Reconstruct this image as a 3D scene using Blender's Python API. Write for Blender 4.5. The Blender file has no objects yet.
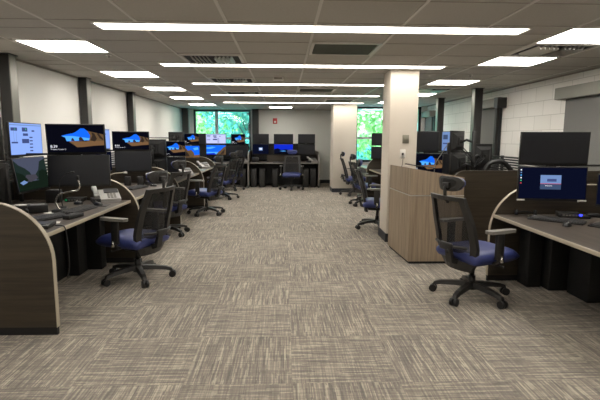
import bpy, bmesh, math, random
from mathutils import Vector, Matrix
random.seed(7)
S = bpy.context.scene
C = S.collection
PI = math.pi
def R(a): return math.radians(a)

# ---------------------------------------------------------------- materials
def new_mat(name):
    m = bpy.data.materials.new(name); m.use_nodes = True
    nt = m.node_tree
    return m, nt, nt.nodes['Principled BSDF']
def lin(c):
    return tuple(((v/255)/12.92 if v/255 <= .04045 else ((v/255+.055)/1.055)**2.4) for v in c)
def plain(name, rgb, rough=.5, metal=0, spec=.5, noise=.0, nscale=30, coat=0):
    m, nt, b = new_mat(name)
    col = lin(rgb)
    b.inputs['Base Color'].default_value = (*col, 1)
    b.inputs['Roughness'].default_value = rough
    b.inputs['Metallic'].default_value = metal
    b.inputs['Specular IOR Level'].default_value = spec
    b.inputs['Coat Weight'].default_value = coat
    if noise > 0:
        tc = nt.nodes.new('ShaderNodeTexCoord'); n = nt.nodes.new('ShaderNodeTexNoise')
        n.inputs['Scale'].default_value = nscale; n.inputs['Detail'].default_value = 4
        nt.links.new(tc.outputs['Object'], n.inputs['Vector'])
        r = nt.nodes.new('ShaderNodeValToRGB')
        r.color_ramp.elements[0].position = .3; r.color_ramp.elements[1].position = .7
        r.color_ramp.elements[0].color = (*[v*(1-noise) for v in col], 1)
        r.color_ramp.elements[1].color = (*[min(1, v*(1+noise)) for v in col], 1)
        nt.links.new(n.outputs['Fac'], r.inputs['Fac']); nt.links.new(r.outputs['Color'], b.inputs['Base Color'])
    return m
def emit(name, rgb, s=1.0):
    m = bpy.data.materials.new(name); m.use_nodes = True; nt = m.node_tree
    nt.nodes.clear()
    e = nt.nodes.new('ShaderNodeEmission'); o = nt.nodes.new('ShaderNodeOutputMaterial')
    e.inputs['Color'].default_value = (*lin(rgb), 1); e.inputs['Strength'].default_value = s
    nt.links.new(e.outputs[0], o.inputs[0]); return m
def wood(name, c1, c2, axis, rough=.45, scale=1.0):
    """fine laminate wood grain that runs along `axis`"""
    m, nt, b = new_mat(name)
    tc = nt.nodes.new('ShaderNodeTexCoord'); mp = nt.nodes.new('ShaderNodeMapping')
    s = [34*scale]*3; s[axis] = 1.3*scale
    mp.inputs['Scale'].default_value = s
    n = nt.nodes.new('ShaderNodeTexNoise'); n.inputs['Scale'].default_value = 1; n.inputs['Detail'].default_value = 5
    n.inputs['Roughness'].default_value = .65
    r = nt.nodes.new('ShaderNodeValToRGB')
    r.color_ramp.elements[0].position = .32; r.color_ramp.elements[1].position = .68
    r.color_ramp.elements[0].color = (*lin(c1), 1); r.color_ramp.elements[1].color = (*lin(c2), 1)
    L = nt.links.new
    L(tc.outputs['Object'], mp.inputs[0]); L(mp.outputs[0], n.inputs['Vector']); L(n.outputs['Fac'], r.inputs['Fac'])
    L(r.outputs['Color'], b.inputs['Base Color']); b.inputs['Roughness'].default_value = rough
    return m

def carpet_mat():
    m, nt, b = new_mat('carpet'); N = nt.nodes.new; L = nt.links.new
    T = .65
    tc = N('ShaderNodeTexCoord'); sep = N('ShaderNodeSeparateXYZ'); L(tc.outputs['Object'], sep.inputs[0])
    def mth(op, a, bb=None, c=None):
        n = N('ShaderNodeMath'); n.operation = op
        for i, v in enumerate((a, bb, c)):
            if v is None: continue
            if isinstance(v, (int, float)): n.inputs[i].default_value = v
            else: L(v, n.inputs[i])
        return n.outputs[0]
    ix = mth('FLOOR', mth('DIVIDE', mth('SUBTRACT', sep.outputs[0], .05), T))
    iy = mth('FLOOR', mth('DIVIDE', mth('SUBTRACT', sep.outputs[1], 2.53), T))
    par = mth('FLOORED_MODULO', mth('ADD', ix, iy), 2.0)
    cid = N('ShaderNodeCombineXYZ'); L(ix, cid.inputs[0]); L(iy, cid.inputs[1])
    wn = N('ShaderNodeTexWhiteNoise'); wn.noise_dimensions = '3D'; L(cid.outputs[0], wn.inputs['Vector'])
    def streak(across, along, seed):
        """short straight yarn dashes: rows of dashes, each row shifted at random"""
        def dash(dens, ln, sd):
            li = mth('FLOOR', mth('MULTIPLY', across, dens))
            w1 = N('ShaderNodeTexWhiteNoise'); w1.noise_dimensions = '2D'
            c1 = N('ShaderNodeCombineXYZ'); L(li, c1.inputs[0]); L(mth('ADD', wn.outputs['Value'], sd), c1.inputs[1]); L(c1.outputs[0], w1.inputs['Vector'])
            si = mth('FLOOR', mth('ADD', mth('MULTIPLY', along, ln), mth('MULTIPLY', w1.outputs['Value'], 17)))
            w2 = N('ShaderNodeTexWhiteNoise'); w2.noise_dimensions = '3D'
            c2 = N('ShaderNodeCombineXYZ'); L(li, c2.inputs[0]); L(si, c2.inputs[1]); L(mth('MULTIPLY', wn.outputs['Value'], 31), c2.inputs[2]); L(c2.outputs[0], w2.inputs['Vector'])
            return w2.outputs['Value']
        a1 = dash(165, 6.5, seed); a2 = dash(80, 4.2, seed+3)
        return mth('ADD', mth('MULTIPLY', a1, .6), mth('MULTIPLY', a2, .4))
    a = streak(sep.outputs[0], sep.outputs[1], 0); c = streak(sep.outputs[1], sep.outputs[0], 7)
    mix = N('ShaderNodeMix'); mix.data_type = 'FLOAT'
    am = mth('ADD', mth('MULTIPLY', a, .72), mth('MULTIPLY', c, .28)); cm = mth('ADD', mth('MULTIPLY', c, .66), mth('MULTIPLY', a, .34))
    L(par, mix.inputs[0]); L(cm, mix.inputs[2]); L(am, mix.inputs[3])
    r = N('ShaderNodeValToRGB'); e = r.color_ramp.elements
    e[0].position = .18; e[0].color = (*lin((116, 110, 106)), 1)
    e[1].position = .82; e[1].color = (*lin((188, 177, 158)), 1)
    q = r.color_ramp.elements.new(.56); q.color = (*lin((146, 138, 127)), 1)
    L(mix.outputs[0], r.inputs['Fac'])
    fine = N('ShaderNodeTexNoise'); fine.inputs['Scale'].default_value = 220; L(tc.outputs['Object'], fine.inputs['Vector'])
    mx = N('ShaderNodeMix'); mx.data_type = 'RGBA'; mx.blend_type = 'MULTIPLY'; mx.inputs[0].default_value = .35
    L(r.outputs['Color'], mx.inputs[6]); L(fine.outputs['Color'], mx.inputs[7])
    # tile-to-tile value change
    hsv = N('ShaderNodeHueSaturation'); L(mx.outputs[2], hsv.inputs['Color'])
    hsv.inputs['Saturation'].default_value = .9
    L(mth('ADD', mth('MULTIPLY', wn.outputs['Value'], .12), 1.12), hsv.inputs['Value'])
    L(hsv.outputs[0], b.inputs['Base Color']); b.inputs['Roughness'].default_value = .95
    b.inputs['Specular IOR Level'].default_value = .15
    bp = N('ShaderNodeBump'); bp.inputs['Strength'].default_value = .35; bp.inputs['Distance'].default_value = .004
    L(mix.outputs[0], bp.inputs['Height']); L(bp.outputs[0], b.inputs['Normal'])
    return m
def ceiling_mat():
    m, nt, b = new_mat('ceiling_tile'); N = nt.nodes.new; L = nt.links.new
    tc = N('ShaderNodeTexCoord'); sep = N('ShaderNodeSeparateXYZ'); L(tc.outputs['Object'], sep.inputs[0])
    n = N('ShaderNodeTexNoise'); n.inputs['Scale'].default_value = 60; n.inputs['Detail'].default_value = 5
    L(tc.outputs['Object'], n.inputs['Vector'])
    r = N('ShaderNodeValToRGB'); r.color_ramp.elements[0].position = .3
    r.color_ramp.elements[0].color = (*lin((186, 182, 174)), 1); r.color_ramp.elements[1].color = (*lin((200, 196, 188)), 1)
    L(n.outputs['Fac'], r.inputs['Fac']); L(r.outputs[0], b.inputs['Base Color']); b.inputs['Roughness'].default_value = .95
    return m
def block_mat():
    m, nt, b = new_mat('painted_block'); N = nt.nodes.new; L = nt.links.new
    tc = N('ShaderNodeTexCoord'); sep = N('ShaderNodeSeparateXYZ'); cb = N('ShaderNodeCombineXYZ')
    L(tc.outputs['Object'], sep.inputs[0]); L(sep.outputs[1], cb.inputs[0]); L(sep.outputs[2], cb.inputs[1])
    br = N('ShaderNodeTexBrick'); L(cb.outputs[0], br.inputs['Vector'])
    br.inputs['Scale'].default_value = 1; br.inputs['Brick Width'].default_value = .46; br.inputs['Row Height'].default_value = .23
    br.inputs['Mortar Size'].default_value = .006; br.inputs['Mortar Smooth'].default_value = .4
    br.inputs['Color1'].default_value = (*lin((240, 236, 230)), 1); br.inputs['Color2'].default_value = (*lin((235, 231, 225)), 1)
    br.inputs['Mortar'].default_value = (*lin((205, 201, 194)), 1)
    L(br.outputs['Color'], b.inputs['Base Color']); b.inputs['Roughness'].default_value = .6
    bp = N('ShaderNodeBump'); bp.invert = True; bp.inputs['Strength'].default_value = .5; bp.inputs['Distance'].default_value = .006
    L(br.outputs['Fac'], bp.inputs['Height']); L(bp.outputs[0], b.inputs['Normal'])
    return m
def mesh_fabric():
    m, nt, b = new_mat('mesh_fabric'); N = nt.nodes.new; L = nt.links.new
    b.inputs['Base Color'].default_value = (*lin((34, 33, 33)), 1); b.inputs['Roughness'].default_value = .8
    b.inputs['Alpha'].default_value = .8
    return m
def glass_mat():
    m, nt, b = new_mat('window_glass'); N = nt.nodes.new; L = nt.links.new
    nt.nodes.remove(b); o = [n for n in nt.nodes if n.type == 'OUTPUT_MATERIAL'][0]
    t = N('ShaderNodeBsdfTransparent'); t.inputs[0].default_value = (.80, .95, 1, 1)
    g = N('ShaderNodeBsdfGlossy'); g.inputs['Roughness'].default_value = .03
    mx = N('ShaderNodeMixShader'); mx.inputs[0].default_value = .06
    L(t.outputs[0], mx.inputs[1]); L(g.outputs[0], mx.inputs[2]); L(mx.outputs[0], o.inputs[0])
    return m
def leaf_mat(name, c1, c2):
    m, nt, b = new_mat(name); N = nt.nodes.new; L = nt.links.new
    tc = N('ShaderNodeTexCoord'); n = N('ShaderNodeTexNoise'); n.inputs['Scale'].default_value = 1.6; n.inputs['Detail'].default_value = 4
    L(tc.outputs['Object'], n.inputs['Vector'])
    r = N('ShaderNodeValToRGB'); r.color_ramp.elements[0].position = .35; r.color_ramp.elements[1].position = .65
    r.color_ramp.elements[0].color = (*lin(c1), 1); r.color_ramp.elements[1].color = (*lin(c2), 1)
    L(n.outputs['Fac'], r.inputs['Fac']); L(r.outputs[0], b.inputs['Base Color']); b.inputs['Roughness'].default_value = .7
    b.inputs['Specular IOR Level'].default_value = .1
    return m

M = dict(
    carpet=carpet_mat(), ceiling=ceiling_mat(), block=block_mat(), glass=glass_mat(), meshfab=mesh_fabric(),
    wall=plain('wall_paint', (236, 233, 228), .75, noise=.015, nscale=3),
    wallgrey=plain('grey_wall_paint', (216, 215, 209), .75, noise=.015, nscale=3),
    pier=plain('beige_wall_paint', (208, 199, 186), .75, noise=.01, nscale=3),
    base=plain('vinyl_base', (34, 38, 46), .45),
    tgrid=plain('ceiling_grid', (214, 210, 203), .4),
    tgap=plain('ceiling_reveal', (158, 152, 143), .8),
    black=plain('black_plastic', (22, 22, 23), .45), blacksoft=plain('black_matte', (15, 15, 16), .7),
    chairblk=plain('chair_frame_plastic', (38, 37, 36), .42), armpad=plain('arm_pad', (122, 119, 114), .4),
    bezel=plain('monitor_bezel', (20, 20, 21), .35), monback=plain('monitor_back', (30, 30, 30), .5),
    chrome=plain('chrome', (200, 198, 192), .2, metal=1), alu=plain('brushed_aluminium', (128, 124, 118), .38, metal=.8),
    poledark=plain('pole_dark', (38, 37, 36), .5),
    blue=plain('blue_vinyl', (50, 60, 116), .42, noise=.06, nscale=9),
    edge=plain('edge_band', (176, 166, 148), .4),
    dwood=wood('dark_laminate_x', (42, 36, 28), (66, 57, 45), 0),
    dwoody=wood('dark_laminate_y', (42, 36, 28), (66, 57, 45), 1),
    top=wood('worktop_laminate', (68, 61, 55), (92, 83, 75), 1, .38),
    topx=wood('worktop_laminate_x', (68, 61, 55), (92, 83, 75), 0, .38),
    lwood=wood('light_laminate_z', (118, 102, 84), (164, 146, 124), 2, .5, .8),
    phone=plain('phone_grey', (150, 148, 145), .4), phonedk=plain('phone_dark', (52, 52, 54), .4),
    paper=plain('paper', (225, 222, 214), .8), keys=plain('key_caps', (66, 66, 68), .5),
    shade=plain('roller_shade', (116, 115, 112), .85, noise=.03, nscale=90),
    valance=plain('shade_valance', (142, 139, 131), .6),
    frame=plain('window_frame_dark', (34, 36, 40), .4), jamb=plain('window_jamb', (176, 178, 180), .5),
    grille=plain('grille_green_grey', (96, 100, 90), .6), fin=plain('fin_metal', (190, 188, 182), .3, metal=.6),
    ventdk=plain('vent_dark', (52, 52, 52), .7), white=plain('white_plastic', (225, 222, 215), .4),
    red=plain('alarm_red', (190, 36, 28), .4), steel=plain('steel_plate', (132, 128, 114), .35, metal=.5),
    light=emit('bar_light', (255, 247, 235), 9.5), panel=emit('panel_light', (255, 250, 240), 14),
    off=plain('screen_off', (12, 15, 25), .35), led_g=emit('led_green', (30, 210, 120), .7), led_b=emit('led_blue', (50, 60, 255), 3),
    leaf=leaf_mat('leaf_green', (100, 166, 128), (156, 208, 148)), leaf2=leaf_mat('leaf_yellow_green', (146, 194, 112), (212, 230, 146)),
    leaf3=leaf_mat('leaf_deep', (86, 156, 138), (134, 196, 166)), bark=plain('bark', (84, 70, 58), .9),
    grass=plain('lawn_grass', (120, 184, 150), .95, noise=.3, nscale=.8),
    # screen pictures
    s_black=emit('scr_black', (9, 10, 20), .9), s_navy=emit('scr_navy', (10, 14, 34), .9), s_blue=emit('scr_sky_blue', (20, 100, 235), 1.0),
    s_lblue=emit('scr_pale_blue', (80, 165, 240), 1.0), s_app=emit('scr_app_blue', (136, 166, 236), 1.0),
    s_appw=emit('scr_app_lilac', (190, 196, 244), 1.0), s_appd=emit('scr_app_dark', (62, 74, 120), 1.0),
    s_sand=emit('scr_sand', (126, 94, 64), .8), s_rock=emit('scr_rock', (112, 88, 62), .7), s_rockd=emit('scr_rock_dark', (60, 48, 40), .7),
    s_white=emit('scr_white', (235, 235, 245), 1.0), s_dlg=emit('scr_dialog', (112, 140, 190), .9), s_dlgd=emit('scr_dialog_dark', (62, 78, 108), .9),
    s_red=emit('scr_red', (200, 70, 80), .9), s_green=emit('scr_green', (70, 190, 130), .9),
    s_hill=emit('scr_hill', (44, 60, 56), .5), s_hill2=emit('scr_hill_dark', (30, 44, 34), .5), s_dusk=emit('scr_dusk', (96, 102, 126), .5),
    s_river=emit('scr_river', (88, 86, 98), .5), s_deep=emit('scr_deep_blue', (16, 40, 190), 1.0),
)

# ---------------------------------------------------------------- mesh builder
class MB:
    def __init__(s): s.bm = bmesh.new(); s.mats = []
    def mi(s, m):
        m = M[m]
        if m not in s.mats: s.mats.append(m)
        return s.mats.index(m)
    def _fin(s, faces, m, smooth=False):
        i = s.mi(m)
        for f in faces: f.material_index = i; f.smooth = smooth
    def box(s, x0, x1, y0, y1, z0, z1, m, bev=0, mat=None, seg=2):
        vs = [s.bm.verts.new((x, y, z)) for x in (x0, x1) for y in (y0, y1) for z in (z0, z1)]
        q = [(0, 1, 3, 2), (4, 6, 7, 5), (0, 4, 5, 1), (2, 3, 7, 6), (0, 2, 6, 4), (1, 5, 7, 3)]
        fs = [s.bm.faces.new([vs[i] for i in k]) for k in q]
        s._fin(fs, m)
        if bev:
            es = list({e for f in fs for e in f.edges})
            r = bmesh.ops.bevel(s.bm, geom=es, offset=bev, segments=seg, affect='EDGES', profile=.5)
            vs = list({v for f in r['faces'] for v in f.verts} | {v for f in fs if f.is_valid for v in f.verts})
            s._fin({f for v in vs for f in v.link_faces}, m, True)
        if mat is not None: bmesh.ops.transform(s.bm, matrix=mat, verts=vs)
        return s
    def prism(s, pts, axis, a, b, m, mat=None, smooth=False, capm=None):
        """polygon pts in the plane normal to axis, extruded a..b"""
        def P(p, t):
            if axis == 'y': return (p[0], t, p[1])
            if axis == 'x': return (t, p[0], p[1])
            return (p[0], p[1], t)
        A = [s.bm.verts.new(P(p, a)) for p in pts]; B = [s.bm.verts.new(P(p, b)) for p in pts]
        n = len(pts); sd = [s.bm.faces.new((A[i], A[(i+1) % n], B[(i+1) % n], B[i])) for i in range(n)]
        cp = [s.bm.faces.new(A), s.bm.faces.new(B[::-1])]
        s._fin(sd, m, smooth); s._fin(cp, capm or m)
        if mat is not None: bmesh.ops.transform(s.bm, matrix=mat, verts=A+B)
        return s
    def tube(s, pts, r, m, seg=8, cap=True, smooth=True):
        pts = [Vector(p) for p in pts]; n = len(pts)
        rr = r if isinstance(r, (list, tuple)) else [r]*n
        rings = []; up = None
        for i, p in enumerate(pts):
            t = (pts[min(i+1, n-1)] - pts[max(i-1, 0)]).normalized()
            if up is None:
                up = Vector((0, 0, 1)) if abs(t.z) < .9 else Vector((1, 0, 0))
            u = (up - t*up.dot(t)).normalized(); w = t.cross(u); up = u
            rings.append([s.bm.verts.new(p + (u*math.cos(2*PI*k/seg) + w*math.sin(2*PI*k/seg))*rr[i]) for k in range(seg)])
        fs = []
        for a, b in zip(rings, rings[1:]):
            fs += [s.bm.faces.new((a[k], a[(k+1) % seg], b[(k+1) % seg], b[k])) for k in range(seg)]
        s._fin(fs, m, smooth)
        if cap: s._fin([s.bm.faces.new(rings[0][::-1]), s.bm.faces.new(rings[-1])], m)
        return s
    def cyl(s, x, y, z0, z1, r, m, seg=16, r2=None):
        return s.tube([(x, y, z0), (x, y, z1)], [r, r if r2 is None else r2], m, seg)
    def poly(s, pts, m):
        f = s.bm.faces.new([s.bm.verts.new(p) for p in pts]); s._fin([f], m); return s
    def xf(s, mat): bmesh.ops.transform(s.bm, matrix=mat, verts=s.bm.verts[:]); return s
    def build(s, name, parent=None, loc=None, rot=None, label=None):
        bmesh.ops.recalc_face_normals(s.bm, faces=s.bm.faces[:]) if not getattr(s, 'raw', False) else None
        me = bpy.data.meshes.new(name); s.bm.to_mesh(me); s.bm.free()
        for m in s.mats: me.materials.append(m)
        o = bpy.data.objects.new(name, me); C.objects.link(o)
        if parent: o.parent = parent
        if loc is not None: o.location = loc
        if rot is not None: o.rotation_euler = rot
        if label: o['label'] = label
        return o

def thing(name, label, cat, loc=(0, 0, 0), rz=0, group=None, tilt=0):
    o = bpy.data.objects.new(name, None); o.empty_display_size = .1; C.objects.link(o)
    o.location = loc; o.rotation_euler = (tilt, 0, rz)
    return tag(o, label, cat, group)
def tag(o, label, cat, group=None):
    o['label'] = label; o['category'] = cat
    if group: o['group'] = group
    return o
def struct(o): o['kind'] = 'structure'; return o
def dup(root, loc, rz, label, group=None):
    def cp(o, par):
        c = o.copy(); C.objects.link(c)
        if par: c.parent = par
        for ch in list(o.children): cp(ch, c)
        return c
    r = cp(root, None); r.location = loc; r.rotation_euler = (root.rotation_euler[0], 0, rz)
    r['label'] = label
    if group: r['group'] = group
    return r

H = 2.40
XL, XR = -3.26, 4.10
YB = 14.95            # far wall
YW = 13.0             # window wall on the right
YN = -2.2             # wall behind the camera
# ---------------------------------------------------------------- the room
struct(MB().box(XL-.2, XR+.2, YN-.2, YB+.2, -.12, 0, 'carpet').build('floor'))
struct(MB().box(XL-.2, XR+.2, YN-.2, YB+.2, H, H+.15, 'ceiling').build('ceiling'))
struct(MB().box(XL-.15, XL, YN, YB, 0, H, 'wall').build('wall_left'))
struct(MB().box(XR, XR+.15, YN, YW+.15, 0, H, 'block').build('wall_right'))
struct(MB().box(XL, XR, YN-.15, YN, 0, H, 'wall').build('wall_near'))
# far wall with the left window opening (x -2.93..-1.06, z .9..2.39)
wx0, wx1, wz0 = -2.93, -1.08, .85
w = MB()
w.box(XL, wx0, YB, YB+.15, 0, H, 'wall').box(wx1, 1.75, YB, YB+.15, 0, H, 'wallgrey').box(wx0, wx1, YB, YB+.15, 0, wz0, 'wall')
struct(w.build('wall_far'))
struct(MB().box(1.66, 1.80, YW+.0, YB, 0, H, 'wallgrey').build('wall_recess'))
vx0, vx1, vz0 = 2.04, 3.93, .80
w = MB()
w.box(1.66, vx0, YW, YW+.15, 0, H, 'pier').box(vx1, XR, YW, YW+.15, 0, H, 'wall').box(vx0, vx1, YW, YW+.15, 0, vz0, 'wall')
struct(w.build('wall_window_side'))
struct(MB().box(1.33, 1.97, 12.32, YW, 0, H, 'pier', .01).build('wall_pier'))
# baseboards
struct(MB().box(1.318, 1.982, 12.308, 12.9, 0, .11, 'base').build('baseboard_pier'))
struct(MB().box(wx1, 1.66, YB-.012, YB, 0, .11, 'base').build('baseboard_far'))
struct(MB().box(XL, XL+.012, YN, YB, 0, .11, 'base').build('baseboard_left'))
struct(MB().box(XR-.012, XR, YN, YW, 0, .11, 'base').build('baseboard_right'))
struct(MB().box(1.97, XR, YW-.012, YW, 0, .11, 'base').build('baseboard_window_side'))
# square column
struct(MB().box(1.455, 1.85, 6.27, 6.72, 0, H, 'pier', .012).build('wall_column'))
struct(MB().box(1.442, 1.863, 6.257, 6.733, 0, .12, 'base').build('baseboard_column'))
# ceiling grid: strips along the room and cross joints
TX, X0 = .735, .26
k = 0
struct_grid = MB()
for i in range(-5, 6):
    x = X0 + i*TX
    if XL < x < XR: struct_grid.box(x-.012, x+.012, YN, YB, H-.006, H, 'tgrid')
struct(struct_grid.build('trim_1'))
g = MB()
yy = 4.04 - 2.01*3
while yy < YB:
    for d in (.12, .60, 1.22, 1.84):
        if YN < yy+d < YB: g.box(XL, XR, yy+d-.005, yy+d+.005, H-.003, H, 'tgap')
    yy += 2.01
struct(g.build('trim_2'))
# wall angle round the ceiling
g = MB()
g.box(XL, XL+.02, YN, YB, H-.02, H, 'tgap').box(XR-.02, XR, YN, YW, H-.02, H, 'tgap').box(XL, 1.66, YB-.02, YB, H-.02, H, 'tgap')
struct(g.build('trim_3'))

# windows
def window(n, x0, x1, y, z0, z1, mull, zrail, t=.06):
    f = MB()
    f.box(x0, x1, y, y+.1, z1-t, z1, 'frame').box(x0, x1, y, y+.1, z0, z0+t, 'frame')
    f.box(x0, x0+t, y, y+.1, z0+t, z1-t, 'frame').box(x1-t, x1, y, y+.1, z0+t, z1-t, 'frame')
    for mx in mull: f.box(mx-.05, mx+.05, y-.01, y+.1, z0+t, z1-t, 'jamb')
    f.box(x0+t, x1-t, y+.02, y+.08, zrail-.035, zrail+.035, 'jamb')
    root = struct(f.build('window_%d' % n))
    p = MB(); p.box(x0+t, x1-t, y+.05, y+.056, z0+t, z1-t, 'glass'); p.build('glass_pane', root)
    p = MB(); p.box(x0-.02, x1+.02, y-.05, y+.02, z0-.04, z0, 'jamb', .005); p.build('window_sill', root)
window(1, wx0, wx1, YB+.02, wz0, H-.02, (-2.19,), 1.46)
window(2, vx0, vx1, YW+.02, vz0, H-.02, (), 1.49)
# white return beside left window
struct(MB().box(-1.08, -.98, YB-.10, YB, 0, H, 'jamb').build('trim_4'))
# windows on the block wall, behind their roller shades
for n, (y0, y1, zt, zb, vz) in enumerate([(4.5, 6.42, 2.02, .9, 2.205), (8.50, 9.40, 2.05, .9, 2.19), (12.25, 13.0, 2.06, .9, 2.27)]):
    f = MB(); f.box(XR-.05, XR-.001, y0-.02, y1, zb-.06, zt+.03, 'frame')
    rt = struct(f.build('window_%d' % (n+3)))
labs = ['dark grey roller shade on the block wall at the right edge of the picture',
        'grey roller shade in a dark frame on the block wall behind the black power pole',
        'bluish roller shade on the block wall in the far right corner']
for n, (y0, y1, zt, zb) in enumerate([(4.3, 6.50, 2.03, .95), (8.52, 9.38, 2.06, .95), (12.3, 12.98, 2.07, .95)]):
    t = thing('roller_shade', labs[n], 'window shade', (XR-.07, (y0+y1)/2, zt), group='roller shades on the block wall')
    L2 = (y1-y0)/2
    MB().box(-.006, .006, -L2+.05, L2-.06, -(zt-zb), .02, 'shade').build('shade_cloth', t)
    e = .10 if n == 0 else .06
    v = MB().box(-.10, .065, -L2-e if n else -L2, L2+.07, 0, .165, 'valance', .006); v.build('valance', t)
    MB().box(-.012, .012, -L2+.05, L2-.06, -(zt-zb)-.03, -(zt-zb), 'valance').build('hem_bar', t)
    if n == 1:
        MB().box(-.11, .065, -L2-.2, -L2-.06, -.02, .17, 'poledark').build('end_cap', t, label='dark brown end cap')
        MB().box(-.03, .02, -L2-.02, -L2+.05, -(zt-zb), 0, 'poledark').build('side_channel', t)

# ---------------------------------------------------------------- ceiling fixtures
NB = ['nearest', 'second', 'third', 'fourth', 'farthest']
def bar_light(y, label):
    t = thing('ceiling_light', label, 'ceiling light', (.26, y, H), group='long linear ceiling lights')
    MB().box(-1.83, 1.83, -.11, .11, -.006, -.001, 'light').build('diffuser', t)
    f = MB().box(-1.85, -1.83, -.12, .12, -.014, -.001, 'white').box(1.83, 1.85, -.12, .12, -.014, -.001, 'white')
    f.box(-1.83, 1.83, -.12, -.11, -.012, -.001, 'white').box(-1.83, 1.83, .11, .12, -.012, -.001, 'white')
    f.build('housing', t)
for i in range(5): bar_light(4.04+2.01*i, '%s of the five long white bar lights crossing the ceiling, counted from the camera' % NB[i])
for i in (1, 2): bar_light(4.04-2.01*i, 'long white bar light on the ceiling behind the camera')
def troffer(x0, y, label, grp, d=.62):
    t = thing('ceiling_light', label, 'ceiling light', (x0+.36, y, H), group=grp)
    MB().box(-.335, .335, -d/2+.02, d/2-.02, -.012, -.001, 'panel').build('diffuser', t)
    f = MB().box(-.355, .355, -d/2, -d/2+.02, -.014, 0, 'white').box(-.355, .355, d/2-.02, d/2, -.014, 0, 'white')
    f.box(-.355, -.335, -d/2+.02, d/2-.02, -.014, 0, 'white').box(.335, .355, -d/2+.02, d/2-.02, -.014, 0, 'white')
    f.build('frame', t)
for i, y in enumerate((4.93, 6.97, 8.92, 10.88, 12.9)):
    troffer(-2.63, y, '%s of the square panel lights in the row along the left wall' % NB[i], 'panel lights along the left wall')
troffer(-2.63, 1.6, 'square ceiling panel light near the left wall behind the camera', 'panel lights along the left wall')
for i, y in enumerate((4.18, 5.52, 7.57, 9.62, 11.7)):
    troffer(2.43, y, '%s of the square panel lights in the row above the right desks' % NB[i], 'panel lights above the right desks')
troffer(2.43, 1.6, 'square ceiling panel light above the right desks behind the camera', 'panel lights above the right desks')
troffer(-.46, 13.78, 'single white panel light on the ceiling in front of the far grey wall', None, .5)
def vent(x0, y, label, kind):
    t = thing('ceiling_vent', label, 'vent', (x0+.366, y, H), group='ceiling vents')
    MB().box(-.34, .34, -.29, .29, -.004, 0, 'ventdk' if kind else 'grille').build('back_plate', t)
    f = MB().box(-.35, .35, -.31, -.28, -.016, 0, 'white').box(-.35, .35, .28, .31, -.016, 0, 'white').box(-.35, -.32, -.28, .28, -.016, 0, 'white').box(.32, .35, -.28, .28, -.016, 0, 'white')
    f.build('frame', t)
    if kind:
        for sx in (-1, 1):
            for k in range(5):
                s_ = MB(); s_.box(-.006, .006, -.2, .2, -.03, .012, 'fin')
                s_.build('louver', t, (sx*(.05+.045*k), 0, -.01), (0, sx*.6, 0))
    else:
        s_ = MB()
        for k in range(26): s_.box(-.31, .31, -.27+k*.0212, -.262+k*.0212, -.012, -.004, 'grille')
        s_.build('egg_crate', t)
vent(-1.21, 5.63, 'louvred air diffuser just in front of the second bar light', 1)
vent(-1.21, 7.60, 'louvred air diffuser just in front of the third bar light', 1)
vent(-1.21, 9.62, 'louvred air diffuser in front of the fourth bar light', 1)
vent(.26, 4.91, 'grey-green return air grille between the nearest and second bar lights', 0)
vent(.26, 8.93, 'grey-green return air grille between the third and fourth bar lights', 0)
vent(.992, 11.3, 'ceiling grille near the right window', 0)
vent(2.456, 4.85, 'square air diffuser between two panel lights above the right desks', 1)
vent(2.456, 8.75, 'air diffuser behind the column above the right desks', 1)
t = thing('ceiling_sensor', 'small white box sensor on the ceiling past the second bar light', 'sensor', (-.09, 7.18, H))
MB().box(-.085, .085, -.07, .07, -.05, 0, 'white', .01).build('housing', t)
MB().box(-.06, .06, -.072, -.069, -.04, -.012, 'tgap').build('lens', t)
for (x, y, l) in [(-2.02, 5.45, 'sprinkler head in the ceiling beside the left panel lights'), (2.75, 6.75, 'sprinkler head in the ceiling above the right desks'),
                  (-.02, 9.2, 'sprinkler head in the ceiling beyond the third bar light')]:
    t = thing('ceiling_sprinkler', l, 'sprinkler', (x, y, H), group='ceiling sprinklers')
    MB().cyl(0, 0, -.008, 0, .035, 'white').build('escutcheon', t)
    MB().cyl(0, 0, -.03, -.008, .01, 'fin').cyl(0, 0, -.034, -.03, .02, 'fin').build('deflector', t)
# fire alarm
t = thing('fire_alarm', 'red fire alarm strobe on the far grey wall', 'alarm', (-.29, YB, 2.03))
MB().box(-.07, .07, -.045, 0, -.09, .09, 'red', .01).build('housing', t)
MB().box(-.035, .035, -.075, -.045, -.06, .0, 'white', .01).cyl(0, 0, 0, .001, .001, 'white').build('strobe_lens', t)
# switches & outlets
t = thing('switch_plate', 'brushed steel blank plate on the front of the square column', 'wall plate', (1.69, 6.27, 1.455))
MB().box(-.045, .045, -.006, 0, -.058, .058, 'steel', .002).build('plate', t)
MB().box(-.006, .006, -.012, -.006, -.012, .012, 'steel').build('toggle', t)
t = thing('wall_outlet', 'white wall jack plate with a cable on the square column above the wooden cabinet', 'wall plate', (1.655, 6.27, 1.255))
MB().box(-.04, .04, -.006, 0, -.058, .058, 'white', .002).build('plate', t)
MB().box(-.014, .014, -.009, -.006, -.02, .012, 'phonedk').build('jack', t)
MB().tube([(0, -.01, -.01), (0, -.03, -.03), (0, -.02, -.10), (-.005, -.015, -.16), (-.02, -.02, -.2)], .004, 'black', 6).build('cable', t)
t = thing('wall_outlet', 'small steel outlet low on the beige pier between the windows', 'wall plate', (1.62, 12.32, .42), group=None)
MB().box(-.045, .045, -.006, 0, -.06, .06, 'steel', .002).build('plate', t)
MB().box(-.02, .02, -.01, -.006, .01, .035, 'phonedk').box(-.02, .02, -.01, -.006, -.035, -.01, 'phonedk').build('socket', t)

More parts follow.
